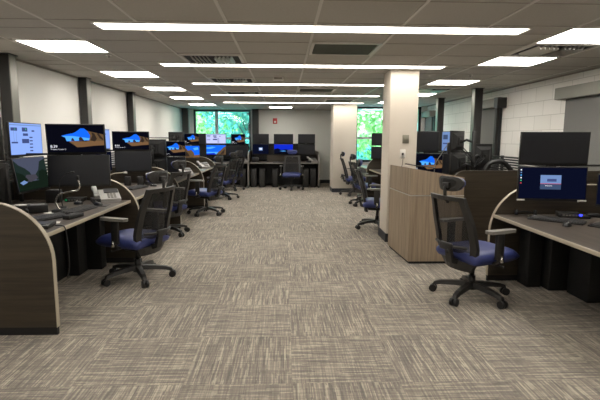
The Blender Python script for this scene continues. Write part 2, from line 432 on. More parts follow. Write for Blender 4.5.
# ---------------------------------------------------------------- power poles
def pole(x, y, label, side, w_=.12, d_=.15):
    t = thing('power_pole', label, 'pole', (x, y, 0), group='dark power poles from desk to ceiling')
    MB().box(-w_/2, w_/2, 0, d_, 0, H-.001, 'poledark', .004).build('column', t)
    a, b = (w_/2, w_/2+.008) if side > 0 else (-w_/2-.008, -w_/2)
    MB().box(a, b, .008, d_-.008, 0, H-.001, 'alu').build('side_cover', t, label='grey metal side cover')
    MB().box(-w_/2-.02, w_/2+.02, -.02, d_+.02, H-.01, H-.001, 'poledark').build('ceiling_collar', t)
pole(-3.185, 5.39, 'dark power pole at the left edge of the picture', 1)
pole(-3.185, 7.42, 'dark power pole second from the left, against the pale wall', 1)
pole(-3.185, 9.62, 'dark power pole third from the left, against the pale wall', 1)
pole(-3.12, 14.55, 'dark power pole in the far left corner beside the window', 1, .2, .15)
pole(-.92, 14.74, 'dark power pole between the left window and the grey wall', 1, .2, .15)
pole(3.60, 8.38, 'nearer black power pole in front of the right block wall', -1, .14)
pole(3.60, 10.40, 'farther black power pole by the right block wall', -1, .14)

# ---------------------------------------------------------------- office chair (local front = +Y)
def back_pt(u, v, off=0):
    ks = [(0, .150), (.12, .205), (.35, .245), (.6, .240), (1, .200)]
    for (v0, a), (v1, b) in zip(ks, ks[1:]):
        if v0 <= v <= v1+1e-9:
            s_ = (v-v0)/(v1-v0); s_ = s_*s_*(3-2*s_) if v0 > .1 else s_
            hw = a+(b-a)*s_; break
    z = .275 + .645*v
    y = -.178 + .022*math.sin(v*PI) - .162*v
    y += .035*u*u
    return Vector((u*hw, y-off, z))
def make_chair(label, cat, loc, rz, group):
    t = thing('office_chair', label, cat, loc, rz, group)
    # seat: rounded cushion with waterfall front
    b = MB(); nx, ny = 12, 12; top, bot = [], []
    for j in range(ny+1):
        v = j/ny; ra, rb = [], []
        for i in range(nx+1):
            u = -1+2*i/nx
            hw = .255-.02*v; 
            e = (abs(u)**5)*.035; fr = max(0, v-.72)/.28; bk = max(0, .12-v)/.12
            cx = 1-.05*(fr**2)-.06*bk**2
            x = u*hw*cx; y = -.20+.49*v
            z = .470 - e - .026*fr**2 - .02*bk**2 - .010*(1-u*u)*(1-abs(2*v-1))
            ra.append(b.bm.verts.new((x, y, z))); rb.append(b.bm.verts.new((x*.93, y*.97+.002, .356+.008*fr)))
        top.append(ra); bot.append(rb)
    fs = []
    for j in range(ny):
        for i in range(nx):
            fs.append(b.bm.faces.new((top[j][i], top[j][i+1], top[j+1][i+1], top[j+1][i])))
            fs.append(b.bm.faces.new((bot[j][i], bot[j+1][i], bot[j+1][i+1], bot[j][i+1])))
    def mid(a, c, k): 
        p = (a.co+c.co)/2; return p
    ring_t = [top[0][i] for i in range(nx+1)] + [top[j][nx] for j in range(1, ny+1)] + [top[ny][i] for i in range(nx-1, -1, -1)] + [top[j][0] for j in range(ny-1, 0, -1)]
    ring_b = [bot[0][i] for i in range(nx+1)] + [bot[j][nx] for j in range(1, ny+1)] + [bot[ny][i] for i in range(nx-1, -1, -1)] + [bot[j][0] for j in range(ny-1, 0, -1)]
    rm = []
    for a, c in zip(ring_t, ring_b):
        p = a.co*.55+c.co*.45; q = Vector((p.x*1.035, p.y*1.0+math.copysign(.010, p.y), p.z)); rm.append(b.bm.verts.new(q))
    n = len(ring_t)
    for i in range(n):
        k2 = (i+1) % n
        fs.append(b.bm.faces.new((ring_t[i], rm[i], rm[k2], ring_t[k2]))); fs.append(b.bm.faces.new((rm[i], ring_b[i], ring_b[k2], rm[k2])))
    b._fin(fs, 'blue', True)
    b.build('seat', t, label='blue vinyl seat')
    b = MB(); b.box(-.17, .17, -.17, .17, .350, .378, 'chairblk', .008).box(-.08, .08, -.14, .10, .29, .352, 'chairblk', .015)
    b.tube([(.10, .06, .33), (.22, .08, .325), (.27, .08, .33)], [.007, .007, .012], 'chairblk', 6)
    b.tube([(-.10, .06, .33), (-.22, .08, .325), (-.27, .08, .33)], [.007, .007, .012], 'chairblk', 6)
    b.build('tilt_mechanism', t)
    # back frame ring
    b = MB(); NV = 18
    loop = [(-1+2*i/6, 0.0) for i in range(7)] + [(1, i/NV) for i in range(1, NV+1)] + [(1-2*i/6, 1.0) for i in range(1, 7)] + [(-1, 1-i/NV) for i in range(1, NV)]
    rings = []
    for (u, v) in loop:
        ui = max(-.77, min(.77, u)); vi = max(.13, min(.945, v))
        o1, o2, i1, i2 = back_pt(u, v, -.012), back_pt(u, v, .022), back_pt(ui, vi, -.012), back_pt(ui, vi, .022)
        rings.append([b.bm.verts.new(p) for p in (o1, o2, i2, i1)])
    fs = []
    for a, c in zip(rings, rings[1:]+rings[:1]):
        fs += [b.bm.faces.new((a[q], a[(q+1) % 4], c[(q+1) % 4], c[q])) for q in range(4)]
    b._fin(fs, 'chairblk'); b.build('back_frame', t)
    b = MB(); b.raw = True; grid = [[b.bm.verts.new(back_pt(-.82+1.64*i/8, .08+.88*j/12, .004)) for i in range(9)] for j in range(13)]
    b._fin([b.bm.faces.new((grid[j][i], grid[j][i+1], grid[j+1][i+1], grid[j+1][i])) for j in range(12) for i in range(8)], 'meshfab', True)
    b.build('mesh_back', t)
    # lumbar support behind the mesh
    b = MB(); b.tube([(-.19, -.245, .50), (-.10, -.285, .495), (0, -.29, .49), (.10, -.285, .495), (.19, -.245, .50)], .013, 'chairblk', 8)
    b.box(-.07, .07, -.315, -.285, .455, .52, 'chairblk', .008); b.tube([(.03, -.30, .47), (.07, -.34, .45)], .009, 'chairblk', 6)
    b.build('lumbar_support', t)
    b = MB(); b.prism([(-.10, .30), (-.26, .34), (-.285, .46), (-.262, .47), (-.235, .38), (-.10, .345)], 'x', -.035, .035, 'chairblk'); b.build('back_bracket', t)
    # headrest
    h = MB(); h.tube([(-.0, -.300, .86), (0, -.335, .92), (0, -.34, .985), (0, -.325, 1.02)], .014, 'chairblk', 8)
    h.box(-.035, .035, -.345, -.31, .985, 1.03, 'chairblk', .008); h.build('headrest_stem', t)
    for nm, y0, y1, m_, sc in (('headrest', -.318, -.300, 'chairblk', 1.08), ('headrest_pad', -.300, -.280, 'blue', 1.03)):
        b = MB(); g2 = []
        nu = 12
        prof = []
        for i in range(nu*2):
            a = 2*PI*i/(nu*2); cx_, cz_ = math.cos(a), math.sin(a)
            px = math.copysign(abs(cx_)**.55, cx_)*.135*sc; pz = math.copysign(abs(cz_)**.6, cz_)*.057*sc
            prof.append((px*(1-.12*(pz < 0)), pz))
        ra = [b.bm.verts.new((p[0], y0+abs(p[0])**2*1.6, 1.02+p[1])) for p in prof]; rb = [b.bm.verts.new((p[0], y1+abs(p[0])**2*1.6, 1.02+p[1]*.98)) for p in prof]
        rc = [b.bm.verts.new((p[0]*.7, (y1+.012 if m_ == 'blue' else y0-.004)+abs(p[0]*.7)**2*1.6, 1.02+p[1]*.7)) for p in prof]
        n = len(prof); src = rb if m_ == 'blue' else ra
        fs = [b.bm.faces.new((ra[i], ra[(i+1) % n], rb[(i+1) % n], rb[i])) for i in range(n)]
        fs += [b.bm.faces.new((src[i], src[(i+1) % n], rc[(i+1) % n], rc[i])) for i in range(n)]
        fs += [b.bm.faces.new(rc), b.bm.faces.new(ra if m_ == 'blue' else rb)]
        b._fin(fs, m_, False); b.build(nm, t, label='blue headrest pad' if m_ == 'blue' else None)
    # arms
    for sx in (-1, 1):
        b = MB(); b.tube([(sx*.14, .0, .365), (sx*.24, 0, .362), (sx*.285, .0, .385), (sx*.288, 0, .45)], .016, 'chairblk', 8)
        b.box(sx*.288-.014, sx*.288+.014, -.042, .036, .41, .632, 'chairblk', .006)
        b.tube([(sx*.305, .01, .385), (sx*.305, .01, .44)], [.02, .009], 'chrome', 8)
        ap = b.build('arm_post', t)
        b = MB(); pr = [(-.035, -.13), (-.028, .13), (0, .155), (.028, .13), (.04, -.02), (.035, -.13), (0, -.145)]
        b.prism([(sx*p[0]+sx*.29, p[1]) for p in pr], 'z', .632, .657, 'armpad', capm='armpad'); b.build('arm_pad', t)
    b = MB(); b.cyl(0, 0, .10, .20, .030, 'chairblk').cyl(0, 0, .20, .30, .020, 'chairblk'); b.build('gas_lift', t)
    b = MB(); b.cyl(0, 0, .075, .135, .048, 'chairblk', 20); b.build('hub', t)
    for k in range(5):
        a = R(36+72*k); d = Vector((math.cos(a), math.sin(a), 0)); p = Vector((-d.y, d.x, 0))
        b = MB(); ring = []
        for (r_, z, w_, h_) in [(.03, .118, .036, .042), (.15, .112, .031, .038), (.26, .098, .026, .034), (.318, .080, .023, .030), (.332, .060, .018, .016)]:
            c_ = d*r_ + Vector((0, 0, z)); ring.append([b.bm.verts.new(c_+p*(s1*w_)+Vector((0, 0, s2*h_/2*1.0))) for s1, s2 in ((-1, -1), (1, -1), (.7, 1), (-.7, 1))])
        fs = []
        for a1, a2 in zip(ring, ring[1:]): fs += [b.bm.faces.new((a1[q], a1[(q+1) % 4], a2[(q+1) % 4], a2[q])) for q in range(4)]
        fs += [b.bm.faces.new(ring[0]), b.bm.faces.new(ring[-1])]
        b._fin(fs, 'chairblk'); lg = b.build('leg', t)
        b = MB(); c_ = d*.325
        for s1 in (-1, 1):
            q = c_ + p*(s1*.018) ; b.tube([q+Vector((0, 0, .033))-p*.012, q+Vector((0, 0, .033))+p*.012], .033, 'black', 14)
        b.tube([c_+Vector((0, 0, .03)), c_+Vector((0, 0, .068))], .010, 'black', 8)
        b.build('caster', lg)
    t.scale = (1.06, 1.06, 1.05)
    return t
GCH = 'black mesh task chairs with blue seats'
chair = make_chair('black mesh office chair with blue seat at the nearest left desk', 'chair', (-1.52, 4.62, 0), R(68), GCH)
dup(chair, (1.745, 4.0, 0), R(-70), 'black mesh office chair with blue seat in front of the wooden cabinet on the right', GCH)
dup(chair, (-1.80, 6.82, 0), R(64), 'office chair mostly hidden behind the nearest left chair, at the second left desk', GCH)
dup(chair, (-1.50, 8.70, 0), R(68), 'office chair with seat showing at the third left desk, fully clear of the nearest one', GCH)
dup(chair, (-1.47, 11.0, 0), R(66), 'office chair at the fourth left desk, just beyond the third-desk chair', GCH)
dup(chair, (-1.50, 12.85, 0), R(60), 'farthest office chair on the left, in front of the window-side desk', GCH)
dup(chair, (.22, 13.0, 0), R(176), 'office chair facing the camera alone at the far wall desk, blue headrest up', GCH)
dup(chair, (1.53, 7.27, 0), R(-104), 'office chair right beside the square column with its blue seat cut off by it', GCH)
dup(chair, (1.80, 9.87, 0), R(-82), 'office chair behind the one beside the column, middle of the three on the right', GCH)
dup(chair, (1.83, 11.7, 0), R(-92), 'farthest right office chair, seen against the beige pier by the window', GCH)

for o in [q for q in bpy.data.objects if q.get('category') == 'chair']:
    turn = {'office_chair': -22, 'office_chair.001': 41.5-72}.get(o.name, random.Random(o.name).uniform(0, 72))
    for ch in o.children:
        if ch.name.split('.')[0] == 'leg': ch.rotation_euler.z = R(turn)

# ---------------------------------------------------------------- monitors (local: screen faces -Y, centre at origin)
def text_mesh(s, size):
    cu = bpy.data.curves.new('txt', 'FONT'); cu.body = s; cu.size = size; cu.resolution_u = 2
    o = bpy.data.objects.new('txt', cu); C.objects.link(o)
    dg = bpy.context.evaluated_depsgraph_get(); me = bpy.data.meshes.new_from_object(o.evaluated_get(dg))
    C.objects.unlink(o); bpy.data.objects.remove(o)
    return me
def screen_mesh(kind, w, h):
    """flat picture, x -w/2..w/2, z -h/2..h/2, drawn in 2D units 0..1"""
    b = MB(); b.raw = True; lay = [0]
    def P(pts, m):
        lay[0] += 1; y = -.0004*lay[0]
        q = [((p[0]-.5)*w, y, (p[1]-.5)*h) for p in pts]
        ar = sum(pts[i][0]*pts[(i+1) % len(pts)][1]-pts[(i+1) % len(pts)][0]*pts[i][1] for i in range(len(pts)))
        if ar < 0: q = q[::-1]
        b.poly(q, m)
    def rect(x0, y0, x1, y1, m): P([(x0, y0), (x1, y0), (x1, y1), (x0, y1)], m)
    def text(s, x, y, size, m):
        lay[0] += 1; me = text_mesh(s, size*h); yy_ = -.0004*lay[0]
        vs = [b.bm.verts.new(((x-.5)*w+v.co.x, yy_, (y-.5)*h+v.co.y)) for v in me.vertices]
        fs = []
        for p in me.polygons:
            try: fs.append(b.bm.faces.new([vs[i] for i in p.vertices]))
            except ValueError: pass
        b._fin(fs, m)
    if kind == 'off': rect(0, 0, 1, 1, 'off')
    elif kind == 'dim': rect(0, 0, 1, 1, 's_dlg'); rect(.05, .35, .3, .42, 's_appd'); rect(.05, .6, .3, .85, 's_dlgd')
    elif kind == 'cave':
        rect(0, 0, 1, 1, 's_black')
        P([(.70, .80), (.78, .76), (1, .66), (1, .26), (.80, .24), (.52, .18), (.38, .38), (.70, .36)], 's_rock')
        P([(.35, .42), (.45, .34), (.50, .20), (.60, .19), (.85, .25), (1, .28), (1, .42), (.78, .42), (.70, .40)], 's_sand')
        P([(.25, .60), (.32, .54), (.34, .40), (.74, .44), (.76, .62), (.72, .78), (.66, .88), (.60, .88), (.52, .76), (.46, .70), (.35, .66)], 's_blue')
        P([(.26, .60), (.32, .545), (.34, .41), (.74, .45), (.75, .52), (.60, .56), (.45, .60)], 's_lblue')
        P([(.42, .42), (.43, .50), (.45, .53), (.47, .48), (.48, .42)], 's_rockd')
        P([(.56, .43), (.56, .52), (.58, .57), (.61, .55), (.64, .46), (.65, .43)], 's_rockd')
        P([(.76, .44), (.80, .62), (.79, .74), (.84, .70), (.88, .50), (.84, .40)], 's_rockd')
        P([(.88, .70), (.93, .52), (.99, .44), (.99, .50), (.95, .60), (.92, .70)], 's_rockd')
        text('8:39', .045, .16, .15, 's_white'); text('Thursday, October 21', .045, .085, .062, 's_white')
    elif kind == 'app' or kind == 'appw':
        rect(0, 0, 1, 1, 's_app' if kind == 'app' else 's_appw'); rect(0, .93, 1, .96, 's_dlg')
        rect(.03, .76, .22, .86, 's_appd'); rect(.03, .36, .22, .41, 's_appd'); rect(.14, .79, .16, .83, 's_green')
        rect(.36, .74, .53, .87, 's_appd'); rect(.38, .60, .54, .68, 's_appd'); rect(.34, .36, .56, .50, 's_appd'); rect(.46, .79, .49, .84, 's_green')
        rect(.66, .74, .75, .79, 's_appd')
        for k in range(5): rect(.57, .09+.11*k, .67, .13+.11*k, 's_appd')
        rect(.09, .41, .10, .76, 's_dlg'); rect(.16, .41, .17, .76, 's_dlg')
    elif kind == 'valley':
        rect(0, 0, 1, 1, 's_dusk'); P([(0, .95), (.12, .80), (.30, .68), (.42, .56), (.48, .42), (.3, .3), (0, .25)], 's_hill')
        P([(1, .95), (.80, .86), (.72, .60), (.58, .44), (.60, .28), (1, .22)], 's_hill'); rect(0, 0, 1, .26, 's_hill2')
        P([(.30, .48), (.60, .46), (.66, .34), (.40, .24), (.22, .34)], 's_river'); P([(0, .60), (.2, .50), (.34, .30), (.1, .2), (0, .2)], 's_hill2')
        P([(.72, .54), (.86, .6), (1, .5), (1, .22), (.66, .24)], 's_hill2'); P([(.06, .26), (.2, .32), (.3, .24), (.14, .18)], 's_dlg')
    elif kind == 'beach':
        rect(0, 0, 1, 1, 's_blue'); P([(0, .75), (.3, .85), (.5, .78), (.2, .6), (0, .62)], 's_lblue'); rect(0, 0, 1, .28, 's_lblue')
        P([(.50, 0), (.62, .3), (.75, .5), (.88, .78), (1, .9), (1, 0)], 's_rock'); P([(.7, .0), (.8, .3), (.95, .6), (.9, .1)], 's_rockd')
        P([(0, 0), (0, .12), (.4, .18), (.5, 0)], 's_deep')
    elif kind == 'rocks':
        rect(0, 0, 1, 1, 's_blue'); P([(0, .95), (.15, .85), (.3, .6), (.5, .66), (.66, .4), (.7, 0), (0, 0)], 's_rock')
        P([(.1, .6), (.3, .4), (.4, .1), (.1, .1)], 's_rockd'); P([(.66, .2), (1, .24), (1, 0), (.6, 0)], 's_sand'); P([(.6, .8), (.9, .9), (.95, .7), (.7, .62)], 's_lblue')
    elif kind == 'night':
        rect(0, 0, 1, 1, 's_deep'); P([(0, .1), (0, .5), (.2, .6), (.4, .4), (.6, .5), (1, .35), (1, .1)], 's_navy'); P([(.3, .3), (.5, .36), (.65, .3), (.5, .26)], 's_lblue')
        rect(0, 0, 1, .12, 's_black')
    elif kind == 'login':
        rect(0, 0, 1, 1, 's_navy'); rect(.32, .30, .63, .76, 's_dlg'); rect(.32, .30, .63, .48, 's_dlgd'); rect(.32, .475, .63, .49, 's_red')
        rect(.42, .55, .56, .64, 's_appd'); text('Welcome', .39, .40, .055, 's_white')
        for k, m_ in enumerate(('s_white', 's_dlg', 's_lblue', 's_white', 's_green', 's_red')): rect(.015, .90-.085*k, .035, .94-.085*k, m_)
    elif kind == 'logo':
        rect(0, 0, 1, 1, 's_navy'); rect(.38, .35, .62, .68, 's_dlg'); rect(.42, .45, .58, .6, 's_white')
    return b
_mon = {}
def monitor(kind, loc, rz, label, w=.56, h=.33, tilt=0, group='flat monitors on the consoles', barm=None):
    key = (kind, w, h, barm)
    if key in _mon:
        o = dup(_mon[key], loc, rz, label, group); o.rotation_euler = (tilt, 0, rz); return o
    t = thing('monitor', label, 'monitor', loc, rz, group, tilt)
    b = MB(); b.box(-w/2, w/2, -.012, .014, -h/2, h/2, 'bezel', .004)
    cs = [(-w*.42, -h*.40), (w*.42, -h*.40), (w*.42, h*.40), (-w*.42, h*.40)]; cs2 = [(-w*.25, -h*.25), (w*.25, -h*.25), (w*.25, h*.25), (-w*.25, h*.25)]
    A = [b.bm.verts.new((x, .014, z)) for x, z in cs]; B = [b.bm.verts.new((x, .045, z)) for x, z in cs2]
    fs = [b.bm.faces.new((A[i], A[(i+1) % 4], B[(i+1) % 4], B[i])) for i in range(4)]+[b.bm.faces.new(B), b.bm.faces.new(A[::-1])]
    b._fin(fs, 'monback'); b.build('casing', t)
    sm = screen_mesh(kind, w-.022, h-.032); s_ = sm.build('screen', t, (0, -.0125, .006))
    MB().box(-.05, .05, .045, .055, -.05, .05, 'monback').box(-.02, .02, .055, .075, -.02, .02, 'chairblk').build('mount_plate', t)
    if barm: MB().box(-w/2+.0, -w/2+.07, -.014, -.0122, -h/2, -h/2+.014, 'paper').box(w/2-.08, w/2-.0, -.014, -.0122, -h/2, -h/2+.014, 'paper').build('label_strip', t, label='white label tape')
    _mon[key] = t
    return t
def arm_pole(x, y, rz, label, z0, z1, zs, back=.092):
    """upright behind a pair of monitors, carried by a level arm that runs back to the slat rail"""
    bx, by = -math.sin(rz)*back, math.cos(rz)*back
    t = thing('monitor_mount', label, 'monitor arm', (x+bx, y+by, 0), 0, 'monitor arms on the consoles')
    zl, zh = min(zs)-.05, max(zs)+.05
    MB().cyl(0, 0, zl, zh, .014, 'black', 12).build('upright', t)
    for z in zs: MB().cyl(0, 0, z-.02, z+.02, .0165, 'chairblk', 12).build('bracket', t)
    zr = sum(zs)/len(zs)
    if y > 13: tgt = (0, (YB-.405)-(y+by), zr)
    elif x > 0: tgt = ((3.665 if y < 5 else 3.235)-(x+bx), 0, zr)
    else: tgt = (-2.885-(x+bx), 0, zr)
    if abs(tgt[0])+abs(tgt[1]) < .06: tgt = (tgt[0] or .0, tgt[1] or .0, zr)
    MB().tube([(0, 0, zr), (tgt[0]*.5, tgt[1]*.5+(.0 if y > 13 else .0), zr), tgt], .010, 'black', 8).build('level_arm', t)
# left desk A
monitor('app', (-2.68, 4.82, 1.432), R(90), 'lit monitor with pale blue program windows, upper one at the left edge of the picture', .60, .345)
monitor('valley', (-2.65, 4.82, 1.072), R(90), 'lit monitor with a dim green valley wallpaper at the left edge of the picture', .60, .36, R(-8))
monitor('cave', (-2.11, 4.70, 1.438), R(3), 'monitor with a bright blue cave lock screen nearest on the left', .575, .305, R(4))
monitor('off', (-2.095, 4.70, 1.118), R(13), 'switched-off monitor under the nearest left lock screen', .585, .32, R(-6))
monitor('off', (-2.50, 3.90, 1.44), R(145), 'black back of the upper monitor at the very left edge, turned away from the camera', .56, .345)
monitor('off', (-2.47, 3.90, 1.07), R(145), 'black back of the lower monitor at the very left edge, above the rounded panel', .56, .35)
arm_pole(-2.68, 4.82, R(90), 'black monitor arm behind the left-edge monitors', .745, 1.50, (1.432, 1.072))
arm_pole(-2.11, 4.70, R(9), 'black monitor arm behind the nearest left lock screen', .745, 1.50, (1.452, 1.115))
arm_pole(-2.50, 3.90, R(145), 'black monitor arm between the backs at the very left edge', .745, 1.50, (1.44, 1.07))
# left desk B
monitor('app', (-2.75, 6.95, 1.43), R(88), 'pale blue lit monitor peeking out between the two nearest left lock screens', .58, .32)
monitor('logo', (-2.74, 6.95, 1.09), R(88), 'dark monitor with a small lit emblem peeking out below the pale blue sliver', .58, .32)
monitor('cave', (-2.33, 7.02, 1.408), R(14), 'monitor with blue cave lock screen second from the left', .53, .29, R(4))
monitor('off', (-2.315, 7.04, 1.10), R(14), 'switched-off navy monitor below the second left lock screen', .53, .325, R(-4))
arm_pole(-2.32, 7.05, R(14), 'black monitor arm behind the second left lock screen', .745, 1.46, (1.42, 1.105))
arm_pole(-2.75, 6.95, R(88), 'black monitor arm holding the pale blue sliver monitor', .745, 1.46, (1.435, 1.09))
# left desk C
monitor('off', (-2.22, 7.95, 1.28), R(158), 'black back of a tilted monitor between the second and third left lock screens', .42, .31)
monitor('off', (-2.22, 7.98, .985), R(158), 'black back of a low monitor behind the second rounded panel', .42, .28)
monitor('cave', (-2.17, 8.95, 1.252), R(8), 'monitor with cave lock screen above the empty headrest, third from the left', .48, .30, R(3))
monitor('off', (-2.18, 8.97, .94), R(8), 'switched-off black monitor below the third left lock screen', .48, .31)
arm_pole(-2.17, 8.97, R(8), 'black monitor arm behind the third left lock screen', .745, 1.36, (1.27, .955))
arm_pole(-2.22, 7.96, R(158), 'black monitor arm between the tilted backs at the third left desk', .745, 1.36, (1.29, .99))
# left desk D
monitor('off', (-2.33, 9.95, 1.46), R(165), 'black back of a monitor just above the third left lock screen', .36, .26)
monitor('cave', (-2.235, 11.0, 1.44), R(26), 'small-looking cave lock screen fourth from the left, below the window', .40, .27)
monitor('rocks', (-2.23, 10.98, 1.13), R(26), 'lit monitor with blue sky and brown rocks below the fourth lock screen', .42, .31)
monitor('off', (-1.97, 11.08, 1.44), R(-5), 'dark monitor immediately right of the fourth lock screen', .16, .27)
arm_pole(-2.235, 11.02, R(26), 'black monitor arm behind the fourth left lock screen', .745, 1.50, (1.44, 1.13))
arm_pole(-2.33, 9.95, R(165), 'black monitor arm holding the back-turned monitor at the fourth left desk', .745, 1.50, (1.46,))
# window-side desk
monitor('appw', (-2.10, 14.15, 1.44), 0, 'lit lilac-white monitor in the middle of the left window', .62, .31)
monitor('beach', (-2.10, 14.15, 1.10), 0, 'lit monitor with a blue beach picture below the lilac-white screen', .62, .32)
monitor('off', (-2.62, 14.0, 1.43), R(20), 'dark monitor left of the lilac-white screen', .36, .32)
monitor('cave', (-1.42, 14.12, 1.43), R(-12), 'small cave lock screen at the right side of the left window', .45, .33)
monitor('off', (-1.46, 14.05, 1.065), R(-8), 'switched-off wide monitor below the small cave screen', .68, .33)
arm_pole(-2.10, 14.15, 0, 'black monitor arm behind the lilac-white screen', .745, 1.50, (1.445, 1.115))
arm_pole(-1.46, 14.12, R(-10), 'black monitor arm at the right side of the left window', .745, 1.50, (1.435, 1.08))
arm_pole(-2.62, 14.0, R(20), 'black monitor arm left of the lilac-white screen', .745, 1.50, (1.43,))
# far centre desk
for (x, w_, k1, k2, l1, l2, rr) in [(-.71, .50, 'off', 'logo', 'upper left', 'lower left', 8), (-.015, .59, 'off', 'night', 'upper middle', 'lower middle', 0), (.69, .52, 'off', 'off', 'upper right', 'lower right', -8)]:
    monitor(k1, (x, 13.9, 1.455), R(rr), 'switched-off %s monitor of six at the far centre desk' % l1, w_, .29)
    monitor(k2, (x, 13.88, 1.135), R(rr), '%s monitor of six at the far centre desk, %s' % (l2, {'logo': 'small picture on a dark screen', 'night': 'glowing deep blue', 'off': 'switched off'}[k2]), w_, .32)
    arm_pole(x, 13.9, R(rr), 'black monitor arm behind the %s pair of monitors at the far centre desk' % l1.split()[1], .745, 1.50, (1.455, 1.135))
# right desk (near)
monitor('off', (2.57, 4.235, 1.372), R(-6), 'large blank upper monitor at the near right desk', .635, .315, R(2))
monitor('login', (2.575, 4.235, 1.035), R(-9), 'navy monitor with a small welcome box below the blank one on the right', .63, .33, R(-3), barm=True)
monitor('logo', (3.00, 3.80, 1.00), R(-58), 'sliver of a third monitor at the right edge of the picture', .50, .30)
arm_pole(2.56, 4.24, R(-7), 'black monitor arm behind the near right monitors', .70, 1.42, (1.372, 1.04))
arm_pole(3.00, 3.80, R(-58), 'black monitor arm at the right edge of the picture', .70, 1.10, (1.0,))
# desks behind the wooden cabinet
monitor('off', (2.26, 7.2, 1.42), R(-8), 'blank upper monitor just right of the square column', .42, .33)
monitor('cave', (2.28, 7.15, 1.07), R(-12), 'cave lock screen monitor standing behind the wooden cabinet', .50, .33)
monitor('dim', (2.66, 7.12, 1.42), R(-62), 'thin lilac strip of a lit monitor behind the back-turned ones', .40, .33)
monitor('off', (2.66, 7.12, 1.07), R(-62), 'thin dark strip of a low monitor behind the back-turned ones', .40, .33)
monitor('off', (2.29, 5.95, 1.428), R(-135), 'upper back-turned black monitor above the wooden cabinet', .40, .28)
monitor('off', (2.31, 5.93, 1.14), R(-135), 'lower back-turned black monitor just above the wooden cabinet', .48, .29)
monitor('off', (2.645, 5.95, 1.235), R(-160), 'back-turned black monitor above the dark rounded partition', .30, .33)
arm_pole(2.26, 7.2, R(-10), 'black monitor arm just right of the square column', .72, 1.46, (1.42, 1.07))
arm_pole(2.66, 7.12, R(-62), 'black monitor arm holding the lilac strip monitor', .72, 1.46, (1.42, 1.07))
t = thing('monitor_mount', 'tall black monitor arm with tangled cables between the back-turned monitors', 'monitor arm', (2.47, 5.84, .72))
MB().box(-.022, .022, -.018, .018, .001, .84, 'chairblk', .004).build('upright', t)
for z in (.70, .38): MB().tube([(0, 0, z), (-.08, .04, z+.03), (-.14, .05, z)], .016, 'black', 8).build('bracket', t)
MB().tube([(0, 0, .5), (.07, .03, .53), (.12, .05, .5)], .016, 'black', 8).build('bracket', t)
for k in range(5):
    q = random.Random(k)
    MB().tube([(-.14+q.uniform(-.03, .03), -.0, .66-q.uniform(0, .1)), (-.06, -.05-.01*k, .52+q.uniform(-.05, .08)), (.0, -.04, .40+q.uniform(-.05, .05)), (.06+.02*k, -.03, .50), (.03, -.03, .28+.02*k)], .006, 'black', 6).build('cable', t)
# far right
monitor('off', (2.33, 10.85, 1.45), R(-20), 'blank upper monitor partly behind the left side of the square column', .46, .30)
monitor('off', (2.33, 10.85, 1.13), R(-20), 'blank lower monitor partly behind the left side of the square column', .46, .30)
arm_pole(2.33, 10.85, R(-20), 'black monitor arm by the right window', .72, 1.50, (1.45, 1.13))

# ---------------------------------------------------------------- partitions
def arc_profile(x_edge, x_back, ztop, r, sgn, z0=.06, rb=0):
    """profile in XZ: aisle edge at x_edge with a quarter-round top corner; sgn=+1 when the aisle is at larger x"""
    pts = [(x_back, z0), (x_edge, z0), (x_edge, ztop-r)]
    for i in range(1, 13):
        a = PI/2*i/12; pts.append((x_edge - sgn*r*(1-math.cos(a)), ztop-r+r*math.sin(a)))
    pts.append((x_back, ztop)); return pts
def divider(y, xe, xb, ztop, r, sgn, label, th=.035, grp='rounded console partitions', em='edge'):
    t = thing('partition_panel', label, 'partition', (0, 0, 0), 0, grp)
    pr = arc_profile(xe, xb, ztop, r, sgn)
    MB().prism(pr, 'y', y, y+th, 'dwood').build('panel', t)
    b = MB(); path = pr[1:]
    n = len(path); d = .006; w0 = []; 
    A = []
    for i, p in enumerate(path):
        q0 = path[max(i-1, 0)]; q1 = path[min(i+1, n-1)]
        tx, tz = q1[0]-q0[0], q1[1]-q0[1]; l = math.hypot(tx, tz); nx_, nz_ = tz/l*sgn*1, -tx/l*sgn
        if nz_ < -.01: nx_, nz_ = -nx_, -nz_
        A.append([b.bm.verts.new(v) for v in ((p[0], y-.002, p[1]), (p[0]+nx_*d, y-.002, p[1]+nz_*d), (p[0]+nx_*d, y+th+.002, p[1]+nz_*d), (p[0], y+th+.002, p[1]))])
    fs = []
    for a, c in zip(A, A[1:]): fs += [b.bm.faces.new((a[k], a[(k+1) % 4], c[(k+1) % 4], c[k])) for k in range(4)]
    fs += [b.bm.faces.new(A[0]), b.bm.faces.new(A[-1])]; b._fin(fs, em); b.build('edge_band', t, label='light edge banding' if em == 'edge' else None)
    MB().box(min(xe, xb), max(xe, xb), y+.003, y+th-.003, 0, .06, 'blacksoft').build('toe_kick', t)
    return t
LB = -3.24
for i, (y, l) in enumerate([(3.245, 'large brown rounded partition at the left edge of the picture, nearest the camera'),
                            (5.22, 'rounded partition just behind the nearest left desk telephone'),
                            (7.27, 'rounded partition between the second and third left desks'),
                            (9.45, 'rounded partition between the third and fourth left desks'),
                            (11.5, 'farthest rounded partition of the left row of desks')]):
    divider(y, -1.68, LB, .99, .43, 1, l)
divider(4.46, 2.11, 3.9, 1.0, .48, -1, 'rounded partition with a light curved edge behind the near right chair')
divider(5.24, 1.985, 3.9, 1.085, .16, -1, 'long dark partition joining the wooden cabinet on the right', em='dwood')
for y, l in ((8.05, 'rounded partition on the right hidden mostly behind the column'), (9.1, 'rounded partition on the right just before the middle right chair'), (11.1, 'farthest rounded partition on the right, against the window')):
    divider(y, 2.04, 3.5, 1.06, .42, -1, l)
